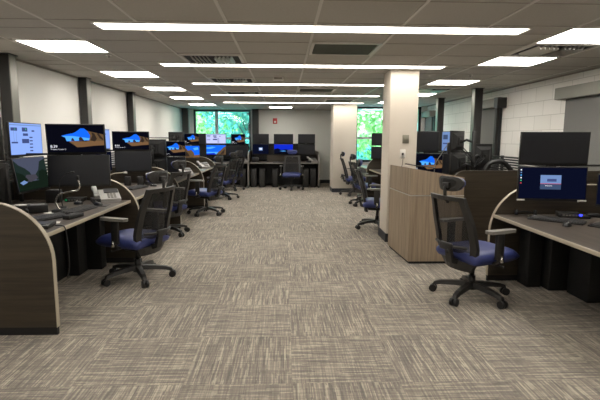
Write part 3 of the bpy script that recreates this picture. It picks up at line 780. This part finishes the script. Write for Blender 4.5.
def side_panel(x, y0, y1, ztop, label):
    t = thing('partition_panel', label, 'partition', (x, 0, 0), 0, 'rounded console partitions')
    pr = [(y1, .06), (y0, .06), (y0, ztop-.3)] + [(y0+.3*(1-math.cos(PI/2*i/10)), ztop-.3+.3*math.sin(PI/2*i/10)) for i in range(1, 11)] + [(y1, ztop)]
    MB().prism(pr, 'x', -.018, .018, 'dwoody').build('panel', t)
    b = MB(); A = []
    for p in pr[1:]: A.append([b.bm.verts.new((x_, p[0]-dy, p[1]+dy)) for x_, dy in ((-.02, 0), (-.02, .005), (.02, .005), (.02, 0))])
    fs = []
    for a, c in zip(A, A[1:]): fs += [b.bm.faces.new((a[k], a[(k+1) % 4], c[(k+1) % 4], c[k])) for k in range(4)]
    b._fin(fs, 'armpad'); b.build('edge_band', t)
    MB().box(-.015, .015, y0, y1, 0, .06, 'blacksoft').build('toe_kick', t)
side_panel(-1.06, 13.45, YB-.02, 1.07, 'upright end panel between the window-side desk and the far centre desk')
side_panel(1.04, 13.45, YB-.02, 1.07, 'upright end panel at the right end of the far centre desk')

# ---------------------------------------------------------------- consoles (worktops with legs, rear slat rails)
def console_side(y0, y1, xf, xb, z, label, peds, towers, sgn):
    """xf = aisle edge, xb = wall edge"""
    t = thing('console_desk', label, 'desk', (0, 0, 0), 0, 'dispatch console desks')
    a, b_ = min(xf, xb), max(xf, xb)
    MB().box(a, b_, y0, y1, z-.03, z, 'top').build('worktop', t)
    d = .012*sgn
    MB().box(min(xf, xf+d), max(xf, xf+d), y0, y1, z-.032, z+.001, 'edge', .004).build('edge_band', t, label='light edge banding')
    sx = xb + sgn*.19
    MB().box(min(xb, xb+sgn*.02), max(xb, xb+sgn*.02), y0, y1, .06, .95, 'blacksoft').build('back_panel', t)
    s_ = MB()
    for k in range(7): s_.box(min(sx, sx+sgn*.02), max(sx, sx+sgn*.02), y0+.02, y1-.02, .98+.035*k, 1.003+.035*k, 'black')
    for yy_ in (y0+.1, (y0+y1)/2, y1-.14): s_.box(min(sx-sgn*.03, sx), max(sx-sgn*.03, sx), yy_, yy_+.04, z, 1.22, 'black')
    s_.build('slat_rail', t)
    for yy_ in (y0+.25, y1-.35):
        MB().box(xb+sgn*.45 if sgn > 0 else xb-.55, xb+.55 if sgn > 0 else xb-.45, yy_, yy_+.1, .03, z-.03, 'black').build('lift_leg', t)
    MB().box(min(xf-sgn*.72, xf-sgn*.74), max(xf-sgn*.72, xf-sgn*.74), y0+.04, y1-.04, .35, z-.03, 'blacksoft').build('modesty_panel', t)
    for (px, py, w_, dd, hh) in peds:
        MB().box(px, px+w_, py, py+dd, .0, hh, 'blacksoft', .006).build('equipment_cabinet', t)
    return t
console_side(3.285, 5.215, -1.775, -3.10, .745, 'console desk nearest on the left with a phone and cables on it', [(-2.50, 4.30, .21, .40, .62), (-2.40, 4.72, .23, .21, .62), (-2.26, 4.95, .235, .14, .62)], (), 1)
console_side(5.26, 7.265, -1.775, -3.10, .745, 'second console desk along the left wall', [(-2.5, 6.1, .42, .4, .62)], (), 1)
console_side(7.31, 9.445, -1.775, -3.10, .745, 'third console desk along the left wall with a pale phone', [(-2.5, 8.1, .42, .4, .62)], (), 1)
console_side(9.49, 11.495, -1.775, -3.10, .745, 'fourth console desk along the left wall', [(-2.5, 10.0, .42, .4, .62)], (), 1)
console_side(2.3, 4.455, 2.14, 3.88, .70, 'console desk at the right with a keyboard, mouse and headset', [(2.41, 4.25, .14, .19, .60), (2.57, 4.14, .20, .29, .60), (2.72, 3.80, .35, .30, .60)], (), -1)
console_side(5.28, 8.045, 2.12, 3.45, .72, 'console desk behind the wooden cabinet and dark partition', [(2.6, 6.6, .42, .4, .6)], (), -1)
console_side(8.10, 9.095, 2.10, 3.45, .72, 'console desk on the right beyond the column with a bluish shine', [(2.6, 8.4, .42, .4, .6)], (), -1)
console_side(9.14, 11.095, 2.12, 3.45, .72, 'console desk on the right beside the middle right chair', [(2.6, 9.8, .42, .4, .6)], (), -1)
console_side(11.14, 12.95, 2.10, 3.45, .72, 'farthest console desk on the right below the window', [(2.6, 11.8, .42, .4, .6)], (), -1)
def console_far(x0, x1, yf, label, towers):
    t = thing('console_desk', label, 'desk', (0, 0, 0), 0, 'dispatch console desks'); z = .745
    MB().box(x0, x1, yf, YB-.27, z-.03, z, 'topx').build('worktop', t)
    MB().box(x0, x1, yf-.012, yf, z-.032, z+.001, 'armpad', .004).build('edge_band', t)
    MB().box(x0, x1, YB-.29, YB-.27, .06, .96, 'blacksoft').build('back_panel', t)
    MB().box(x0+.02, x1-.02, yf+.42, yf+.44, .06, z-.03, 'blacksoft').build('modesty_panel', t)
    s_ = MB()
    for k in range(8): s_.box(x0+.03, x1-.03, YB-.40, YB-.38, .80+.065*k, .85+.065*k, 'black')
    for xx in (x0+.1, x1-.15): s_.box(xx, xx+.05, YB-.37, YB-.35, z, 1.30, 'black')
    s_.box(x0+.03, x1-.03, YB-.38, YB-.37, .78, 1.30, 'blacksoft')
    s_.build('slat_rail', t)
    for xx in towers: MB().box(xx, xx+.17, yf+.08, yf+.40, 0, .55, 'poledark', .008).build('equipment_cabinet', t)
    MB().box(x0+.25, x0+.33, yf+.5, yf+.58, 0, z-.03, 'black').build('lift_leg', t); MB().box(x1-.33, x1-.25, yf+.5, yf+.58, 0, z-.03, 'black').build('lift_leg', t)
    return t
console_far(-1.035, 1.015, 13.52, 'far centre console desk against the grey wall', (-1.0, -.75, -.35, .58, .80))
console_far(-2.98, -1.085, 13.52, 'console desk below the left window', (-1.32, -2.9))
# low wooden cubby on far centre desk
t = thing('privacy_screen', 'low brown screen standing on the far centre desk under the monitors', 'screen', (-.1, 13.95, .747))
MB().box(-.42, .62, 0, .02, 0, .21, 'dwood').build('panel', t)
MB().box(-.4, -.36, -.04, .06, -.001, .01, 'black').build('foot', t); MB().box(.56, .6, -.04, .06, -.001, .01, 'black').build('foot', t)

# wooden cabinet by the column
t = thing('wooden_cabinet', 'light wood-grain cabinet in front of the square column on the right', 'cabinet', (0, 0, 0))
b = MB()
def cab(b, pts, z0, zt, m):
    A = [b.bm.verts.new((p[0], p[1], z0)) for p in pts]; B = [b.bm.verts.new((p[0], p[1], z)) for p, z in zip(pts, zt)]
    n = len(pts); fs = [b.bm.faces.new((A[i], A[(i+1) % n], B[(i+1) % n], B[i])) for i in range(n)]+[b.bm.faces.new(A), b.bm.faces.new(B)]
    b._fin(fs, m)
outl = [(1.455, 5.11), (2.08, 5.11), (2.08, 5.235), (1.96, 5.235), (1.96, 6.05), (1.415, 5.97)]
inn = [(1.47, 5.125), (2.065, 5.125), (2.065, 5.23), (1.95, 5.23), (1.95, 6.03), (1.43, 5.95)]
cab(b, outl, .03, [.805]*6, 'lwood'); b.build('lower_body', t)
b = MB(); cab(b, outl, .815, [1.125, 1.022, 1.015, 1.03, 1.015, 1.117], 'lwood'); b.build('upper_body', t)
b = MB(); cab(b, [(1.453, 5.108), (2.082, 5.108), (2.082, 5.233), (1.962, 5.233), (1.962, 6.052), (1.413, 5.972)], .804, [.814]*6, 'fin'); b.build('reveal_strip', t, label='thin metal reveal line')
b = MB(); cab(b, inn, 0, [.03]*6, 'blacksoft'); b.build('plinth', t)

# ---------------------------------------------------------------- desk items
def make_phone(loc, rz, label):
    t = thing('desk_phone', label, 'telephone', loc, rz, 'grey desk telephones')
    MB().prism([(-.10, 0), (.10, 0), (.10, .10), (.085, .105), (-.10, .035)], 'x', -.05, .14, 'phone').build('base', t)
    sl = Matrix.Translation((0, 0, 0))
    b = MB(); rot = Matrix.Translation((.06, 0, .072)) @ Matrix.Rotation(math.atan2(.07, .185), 4, 'X')
    b.box(-.062, .072, .014, .088, .002, .010, 'phonedk', mat=rot); b.build('display', t)
    b = MB()
    for i in range(4):
        for j in range(3): b.box(-.04+.03*j, -.02+.03*j, -.085+.024*i, -.069+.024*i, .002, .008, 'armpad', mat=rot)
    b.build('keypad', t)
    b = MB(); r2 = Matrix.Translation((-.085, 0, .075)) @ Matrix.Rotation(math.atan2(.07, .185), 4, 'X')
    b.box(-.024, .024, -.10, -.055, 0, .035, 'phone', .008, mat=r2).box(-.022, .022, -.07, .07, .018, .04, 'phone', .008, mat=r2).box(-.024, .024, .055, .10, 0, .035, 'phone', .008, mat=r2)
    h = b.build('handset', t)
    MB().box(-.12, -.05, -.09, .1, 0, .04, 'phonedk').build('cradle', t)
    b = MB(); b.tube([(-.1+.01*math.cos(k*1.6), -.10-.012*k*.4, .02+.008*math.sin(k*1.6)) for k in range(14)], .004, 'phonedk', 5); b.build('coiled_cord', t)
    t.scale = (1.1, 1.1, 1.25)
    return t
ph = make_phone((-1.99, 5.04, .746), R(30), 'grey desk telephone on the nearest left desk')
PG = 'grey desk telephones'
dup(ph, (-1.93, 8.78, .746), R(30), 'grey desk telephone on the third left desk behind its headrest', PG)
dup(ph, (-1.95, 10.9, .746), R(30), 'grey desk telephone on the fourth left desk', PG)
dup(ph, (-1.28, 13.75, .746), R(20), 'pale telephone on the window-side desk beside its end panel', PG)
dup(ph, (.84, 13.72, .746), R(20), 'pale telephone at the right end of the far centre desk', PG)
dup(ph, (-1.98, 7.0, .746), R(30), 'grey desk telephone on the second left desk', PG)

def make_keyboard(loc, rz, label, z=0):
    t = thing('keyboard', label, 'keyboard', loc, rz, 'black keyboards')
    MB().prism([(-.075, 0), (.075, 0), (.075, .022), (-.075, .010)], 'x', -.23, .23, 'black').build('base', t)
    b = MB(); 
    for j in range(5):
        for i in range(20):
            x = -.215+i*.0218; y = -.062+j*.026; zz = .012+(y+.075)*.08
            b.box(x, x+.018, y, y+.021, zz, zz+.008, 'keys')
    b.build('keys', t); return t
kb = make_keyboard((2.54, 4.06, .701), R(-44), 'black keyboard nearest the corner of the near right desk')
KG = 'black keyboards'
dup(kb, (2.84, 3.64, .701), R(-64), 'black keyboard at the right edge of the picture', KG)
dup(kb, (-2.10, 3.93, .746), R(66), 'black keyboard on the front of the nearest left desk', KG)
dup(kb, (-2.0, 4.42, .746), R(86), 'second keyboard further along the nearest left desk', KG)
dup(kb, (-2.10, 6.45, .746), R(80), 'keyboard on the second left desk below the pale gooseneck', KG)
dup(kb, (-.1, 13.65, .746), 0, 'keyboard on the far centre desk', KG)
dup(kb, (-2.05, 8.2, .746), R(80), 'keyboard on the third left desk', KG)
def make_mouse(loc, rz, label, m='black'):
    t = thing('mouse', label, 'mouse', loc, rz, 'computer mice')
    b = MB(); nx, ny = 8, 10; rows = []
    for j in range(ny+1):
        v = -1+2*j/ny; hw = .031*math.sqrt(max(0, 1-abs(v)**2.6))+.002; row = []
        for i in range(nx+1):
            u = -1+2*i/nx; row.append(b.bm.verts.new((u*hw, v*.055, .002+.034*math.sqrt(max(0, 1-abs(u)**2.5))*math.sqrt(max(0, 1-abs(v)**2.4)))))
        rows.append(row)
    fs = [b.bm.faces.new((rows[j][i], rows[j][i+1], rows[j+1][i+1], rows[j+1][i])) for j in range(ny) for i in range(nx)]
    b._fin(fs, m, True); b.build('shell', t)
    MB().box(-.004, .004, .02, .034, .030, .036, 'chrome', .002).build('scroll_wheel', t)
    return t
ms = make_mouse((2.49, 3.82, .701), R(-50), 'small mouse with a pale top in front of the keyboard on the near right desk', 'black')
dup(ms, (-1.95, 4.76, .746), R(60), 'black mouse on a grey mat on the nearest left desk', 'computer mice')
dup(ms, (-2.20, 4.86, .746), R(70), 'second mouse closer to the phone on the nearest left desk', 'computer mice')
dup(ms, (-1.93, 6.72, .746), R(70), 'mouse on the second left desk', 'computer mice')
o = MB().box(-.10, .10, -.07, .07, 0, .004, 'keys').build('mouse_pad', None, (-1.95, 4.77, .7455), (0, 0, R(4))); tag(o, 'thin grey mouse pad on the nearest left desk', 'mouse pad')
for q in bpy.data.objects:
    if q.get('category') == 'mouse' and abs(q.location.y-4.76) < .03 and q.location.x < 0: q.location.z = .7497
# switch boxes
def box_router(loc, rz, label, led):
    t = thing('network_box', label, 'network box', loc, rz, 'small network boxes')
    MB().box(-.10, .10, -.07, .07, .004, .042, 'chairblk', .004).build('case', t)
    b = MB(); [b.box(-.06+.028*k, -.04+.028*k, -.0715, -.07, .012, .028, 'armpad') for k in range(5)]; b.build('ports', t)
    MB().box(-.09, -.075, -.073, -.07, .018, .028, led).build('indicator_light', t)
    for sx in (-.08, .08): MB().box(sx-.01, sx+.01, -.06, .06, 0, .004, 'black').build('foot', t)
    return t
box_router((-2.34, 5.12, .746), R(8), 'low network box with a green light behind the mice on the left desk', 'led_g')
box_router((2.82, 4.33, .701), R(-20), 'flat black box under the monitor on the near right desk', 'phonedk')
# headset
def headset(loc, rz, label):
    t = thing('headset', label, 'headset', loc, rz, 'headsets')
    MB().tube([(-.085+.17*k/10, .10*math.sin(PI*k/10), .03) for k in range(11)], .008, 'black', 8).build('headband', t)
    for sx in (-1, 1): MB().tube([(sx*.085-sx*.012, 0, .033), (sx*.085+sx*.014, 0, .033)], [.032, .028], 'black', 14).build('ear_cup', t)
    MB().tube([(.085, -.01, .02), (.06, -.06, .012), (.0, -.085, .012)], .004, 'chrome', 6).build('microphone_boom', t)
    return t
headset((2.41, 4.36, .701), R(-20), 'black headset lying at the back corner of the near right desk')
headset((-2.40, 4.08, .746), R(60), 'black headset among the clutter on the nearest left desk')
# blue glowing usb hub
t = thing('usb_hub', 'small hub with a glowing blue light on the near right desk', 'usb hub', (2.90, 4.20, .701))
MB().box(-.05, .05, -.025, .025, 0, .025, 'black', .004).build('case', t)
MB().cyl(-.035, 0, .025, .04, .014, 'led_b', 10).build('blue_light', t)
# small desk clutter on left
def clutter(loc, rz, label, name, cat, dims, m, m2):
    t = thing(name, label, cat, loc, rz)
    a, b_, c = dims
    MB().box(-a/2, a/2, -b_/2, b_/2, 0, c, m, min(.006, c/3)).build('case', t)
    MB().box(-a*.35, a*.35, -b_*.3, b_*.3, c, c+.004, m2).build('top_plate', t)
    return t
clutter((-1.93, 3.60, .746), R(10), 'dark tablet-like box at the corner of the nearest left desk', 'control_box', 'control box', (.16, .22, .03), 'black', 'phonedk')
clutter((-1.87, 4.02, .746), R(-12), 'small black radio lying in front of the keyboard on the nearest left desk', 'handheld_radio', 'radio', (.07, .20, .035), 'black', 'phonedk')
clutter((-2.48, 3.62, .746), R(50), 'black charging dock near the rounded partition on the left', 'charging_dock', 'dock', (.14, .16, .06), 'black', 'chairblk')
clutter((-2.58, 4.50, .746), R(20), 'stack of dark cables and adapters under the left-edge monitors', 'adapter_box', 'adapter', (.2, .14, .045), 'chairblk', 'white')
clutter((-2.53, 5.02, .746), R(10), 'squat black speaker box behind the silver gooseneck microphone', 'desk_speaker', 'speaker', (.14, .12, .14), 'black', 'phonedk')
clutter((3.06, 4.30, .701), R(-30), 'black stapler-sized box beside the blue light on the near right desk', 'adapter_box', 'adapter', (.12, .06, .03), 'black', 'phonedk')
clutter((-.88, 13.9, .746), 0, 'black dock at the left end of the far centre desk', 'docking_station', 'dock', (.2, .15, .14), 'black', 'phonedk')
for k, (x, y) in enumerate([(-2.36, 6.88), (-2.18, 6.92)]):
    clutter((x, y, .746), R(10), ['left', 'right'][k]+' one of two dark desk boxes under the second left lock screen', 'desk_speaker', 'speaker', (.09, .08, .13), 'chairblk', 'phonedk')
# papers
for k, (x, y, r_, l) in enumerate([(-1.95, 3.78, 20, 'white paper slip at the corner of the nearest left desk'), (-2.18, 4.30, -15, 'white note sheet under the clutter of the nearest left desk')]):
    o = MB().box(-.07, .07, -.05, .05, 0, .002, 'paper').build('paper_sheet', None, (x, y, .7455), (0, 0, R(r_))); tag(o, l, 'paper')
# gooseneck microphones
def smooth(pts, n=6):
    out = []; P_ = [Vector(p) for p in pts]; P_ = [P_[0]]+P_+[P_[-1]]
    for i in range(1, len(P_)-2):
        for k in range(n):
            t_ = k/n; a, b_, c, d = P_[i-1], P_[i], P_[i+1], P_[i+2]
            out.append(.5*((2*b_)+(-a+c)*t_+(2*a-5*b_+4*c-d)*t_*t_+(-a+3*b_-3*c+d)*t_**3))
    out.append(P_[-2]); return out
clutter((-2.36, 4.36, .746), R(30), 'low black radio console with pale keys under the left-edge monitors', 'radio_console', 'radio', (.17, .15, .07), 'black', 'phone')
t = thing('gooseneck_microphone', 'silver gooseneck microphone curving up in front of the nearest left dark monitor', 'microphone', (-2.15, 4.36, .746))
MB().box(-.05, .05, -.07, .07, 0, .028, 'black', .006).build('base', t)
MB().tube(smooth([(0, 0, .02), (-.035, .0, .09), (.0, .0, .165), (.10, .0, .195), (.165, .02, .205), (.19, .02, .25), (.175, .02, .31)]), .009, 'chrome', 8).build('gooseneck', t)
MB().cyl(.175, .02, .305, .35, .014, 'black', 10).build('microphone_head', t)
t = thing('gooseneck_microphone', 'thin black gooseneck microphone left of the silver one', 'microphone', (-2.21, 4.54, .746))
MB().cyl(0, 0, 0, .03, .035, 'black').build('base', t)
MB().tube(smooth([(0, 0, .03), (-.02, 0, .15), (-.015, 0, .27), (.03, 0, .34), (.10, 0, .365)]), .005, 'black', 6).build('gooseneck', t)
MB().tube([(.10, 0, .365), (.135, 0, .37)], .010, 'phonedk', 8).build('microphone_head', t)
t = thing('gooseneck_microphone', 'pale thin gooseneck lamp in front of the second left dark monitor', 'microphone', (-2.42, 6.10, .746))
MB().cyl(0, 0, 0, .02, .05, 'black').build('base', t)
MB().tube(smooth([(0, 0, .02), (.0, 0, .12), (.05, 0, .19), (.15, .02, .235), (.27, .04, .245)]), .007, 'edge', 8).build('gooseneck', t)
MB().tube([(.26, .04, .245), (.31, .045, .245)], .013, 'white', 8).build('microphone_head', t)
t = thing('gooseneck_microphone', 'thin slanting microphone arm behind the wooden cabinet', 'microphone', (2.18, 6.5, .722))
MB().cyl(0, 0, 0, .03, .045, 'black').build('base', t)
MB().tube(smooth([(0, 0, .03), (.02, 0, .36), (.10, 0, .52), (.20, 0, .68)]), .006, 'armpad', 6).build('gooseneck', t)
MB().box(.19, .30, -.04, .04, .52, .69, 'black', .01).build('microphone_head', t)
# cable hanging off left desk corner
o = MB().tube(smooth([(-1.83, 3.62, .754), (-1.765, 3.60, .757), (-1.742, 3.60, .72), (-1.74, 3.62, .55), (-1.76, 3.66, .40), (-1.80, 3.7, .30)]), .005, 'phonedk', 6).build('loose_cable')
tag(o, 'thin grey cable hanging over the front corner of the nearest left desk', 'cable')
for k, pts in enumerate([[(-2.34, 3.42, .754), (-2.28, 3.48, .79), (-2.18, 3.44, .754), (-2.12, 3.52, .77), (-2.18, 3.58, .754)],
                         [(-2.52, 3.84, .754), (-2.42, 3.80, .80), (-2.30, 3.84, .77), (-2.34, 3.9, .80), (-2.26, 3.92, .754)]]):
    o = MB().tube(smooth(pts), .006, 'black' if k else 'armpad', 6).build('loose_cable')
    tag(o, ['grey looped cable just behind the large rounded partition on the left', 'black looped cable behind the headset by the left-edge monitors'][k], 'cable')
# black hose arch on the right
t = thing('cable_hose', 'thick black cable hose arching above the dark partition on the right', 'cable hose', (2.70, 5.75, .72))
MB().tube(smooth([(0, .0, .04), (-.10, 0, .30), (-.05, 0, .42), (.06, 0, .455), (.17, 0, .42), (.30, .0, .25), (.36, 0, .04)]), .03, 'black', 12).build('hose', t)
MB().box(-.06, .42, -.05, .05, .002, .04, 'black').build('mounting_plate', t)
# cable + clips on top of cabinet
o = MB().tube(smooth([(1.62, 5.98, 1.125), (1.60, 5.85, 1.135), (1.68, 5.7, 1.122), (1.78, 5.6, 1.118), (1.86, 5.5, 1.10)]), .007, 'black', 6).build('loose_cable')
tag(o, 'black cable lying along the top of the wooden cabinet', 'cable')

# ---------------------------------------------------------------- outdoors
g = MB()
N_ = 24
vv = [[g.bm.verts.new((-34+68*i/N_, 15.3+50*j/N_, -.6+(max(0, (j/N_)-.12)**1.0)*11+.4*math.sin(i*1.3+j))) for i in range(N_+1)] for j in range(N_+1)]
g._fin([g.bm.faces.new((vv[j][i], vv[j][i+1], vv[j+1][i+1], vv[j+1][i])) for j in range(N_) for i in range(N_)], 'grass', True)
o = struct(g.build('ground'))
def tree_proto(mleaf, seed, label, loc, sc):
    q = random.Random(seed)
    t = thing('leafy_tree', label, 'tree', loc, 0, 'trees outside the windows')
    t.scale = (sc, sc, sc)
    b = MB(); b.tube([(0, 0, 0), (.05, 0, 1.5), (0, .05, 3.2)], [.08, .06, .03], 'bark', 8)
    for k in range(3):
        a = q.uniform(0, 6.28); b.tube([(0, 0, 1.3+.2*k), (math.cos(a)*.4, math.sin(a)*.4, 1.9+.2*k)], [.03, .012], 'bark', 6)
    b.build('trunk', t)
    b = MB(); b.raw = True
    cl = lambda v, m_: max(-m_, min(m_, v))
    blobs = [(cl(q.gauss(0, .8), 1.05), cl(q.gauss(0, .7), .9), 2.3+cl(q.gauss(0, .9), 1.2), q.uniform(.5, .8)) for _ in range(18)]
    fs = []
    for (cx, cy, cz, r_) in blobs:
        for _ in range(230):
            d = Vector((q.gauss(0, 1), q.gauss(0, 1), q.gauss(0, 1))).normalized()
            p = Vector((cx, cy, cz)) + d*r_*q.uniform(.75, 1.05)
            u = Vector((q.gauss(0, 1), q.gauss(0, 1), q.gauss(0, 1))).normalized(); v = d.cross(u).normalized(); u = (u+d*.2).normalized()
            s_ = q.uniform(.07, .13)
            fs.append(b.bm.faces.new([b.bm.verts.new(p+x_) for x_ in (u*s_, v*s_*.6, -u*s_, -v*s_*.6)]))
    b._fin(fs, mleaf); b.build('foliage', t); return t
TG = 'trees outside the windows'
tp = [tree_proto('leaf', 1, 'green tree at the left side of the left window', (-6.2, 20.5, -.4), 1.18),
      tree_proto('leaf2', 2, 'yellow-green bright tree seen in the right window', (3.0, 20.5, -.4), 1.18),
      tree_proto('leaf3', 3, 'deep green tree in the right half of the left window', (-1.6, 20.5, -.4), 1.18)]
def tree(i, loc, rz, sc, label):
    o = dup(tp[i], loc, rz, label, TG); o.scale = (sc, sc, sc)
tree(0, (7.6, 20.5, -.4), 5, 1.18, 'green tree seen past the right side of the column')
tree(2, (-8.6, 25.4, .0), 3, 1.22, 'deep green tree farther back at the left jamb of the left window')
tree(1, (-4.0, 25.4, .0), 1, 1.22, 'yellow-green tree farther back in the middle of the left window')
tree(0, (.7, 25.4, .0), 4, 1.22, 'green tree farther back at the right jamb of the left window')
tree(2, (5.3, 25.4, .0), .5, 1.22, 'deep green tree farther back in the right window')
tree(1, (9.9, 25.4, .0), 1.7, 1.22, 'yellow-green tree farther back beyond the right side of the column')

# ---------------------------------------------------------------- sky, sun, camera
w = bpy.data.worlds.new('World'); S.world = w; w.use_nodes = True
bg = w.node_tree.nodes['Background']
tcn = w.node_tree.nodes.new('ShaderNodeTexCoord'); sp = w.node_tree.nodes.new('ShaderNodeSeparateXYZ'); rp = w.node_tree.nodes.new('ShaderNodeValToRGB')
w.node_tree.links.new(tcn.outputs['Generated'], sp.inputs[0]); w.node_tree.links.new(sp.outputs[2], rp.inputs[0]); w.node_tree.links.new(rp.outputs[0], bg.inputs[0])
rp.color_ramp.elements[0].color = (.72, .92, 1, 1); rp.color_ramp.elements[1].color = (.25, .52, 1, 1)
bg.inputs['Strength'].default_value = 7
sd = bpy.data.lights.new('Sun', 'SUN'); sd.energy = 6; sd.angle = R(2); sd.color = (1, .96, .85)
so = bpy.data.objects.new('Sun', sd); C.objects.link(so); so.rotation_euler = (R(48), 0, R(-25)); so.location = (0, 10, 12)

cd = bpy.data.cameras.new('Camera'); cam = bpy.data.objects.new('Camera', cd); C.objects.link(cam)
f_px = 451.0
cd.sensor_fit = 'HORIZONTAL'; cd.sensor_width = 36; cd.lens = f_px/600*36; cd.clip_start = .05; cd.clip_end = 300
Yc = Vector((-16, 61, f_px)).normalized(); Xc = Vector((f_px, 0, 16)).normalized(); Zc = Vector((0, 0, 0))
Zc = Xc.cross(Yc); Zc = Zc if Zc.y > 0 else -Zc
# rows: world axes in (right, up, forward) camera coordinates
right = Vector((Xc.x, Yc.x, Zc.x)); up = Vector((Xc.y, Yc.y, Zc.y)); fwd = Vector((Xc.z, Yc.z, Zc.z))
mw = Matrix((right, up, -fwd)).transposed().to_4x4(); mw.translation = (0, 0, 1.45)
cam.matrix_world = mw
S.camera = cam
S.view_settings.view_transform = 'Standard'; S.view_settings.look = 'None'; S.view_settings.gamma = 1; S.view_settings.use_curve_mapping = False
S.view_settings.exposure = 0.3
S.cycles.max_bounces = 8
S.cycles.transparent_max_bounces = 16
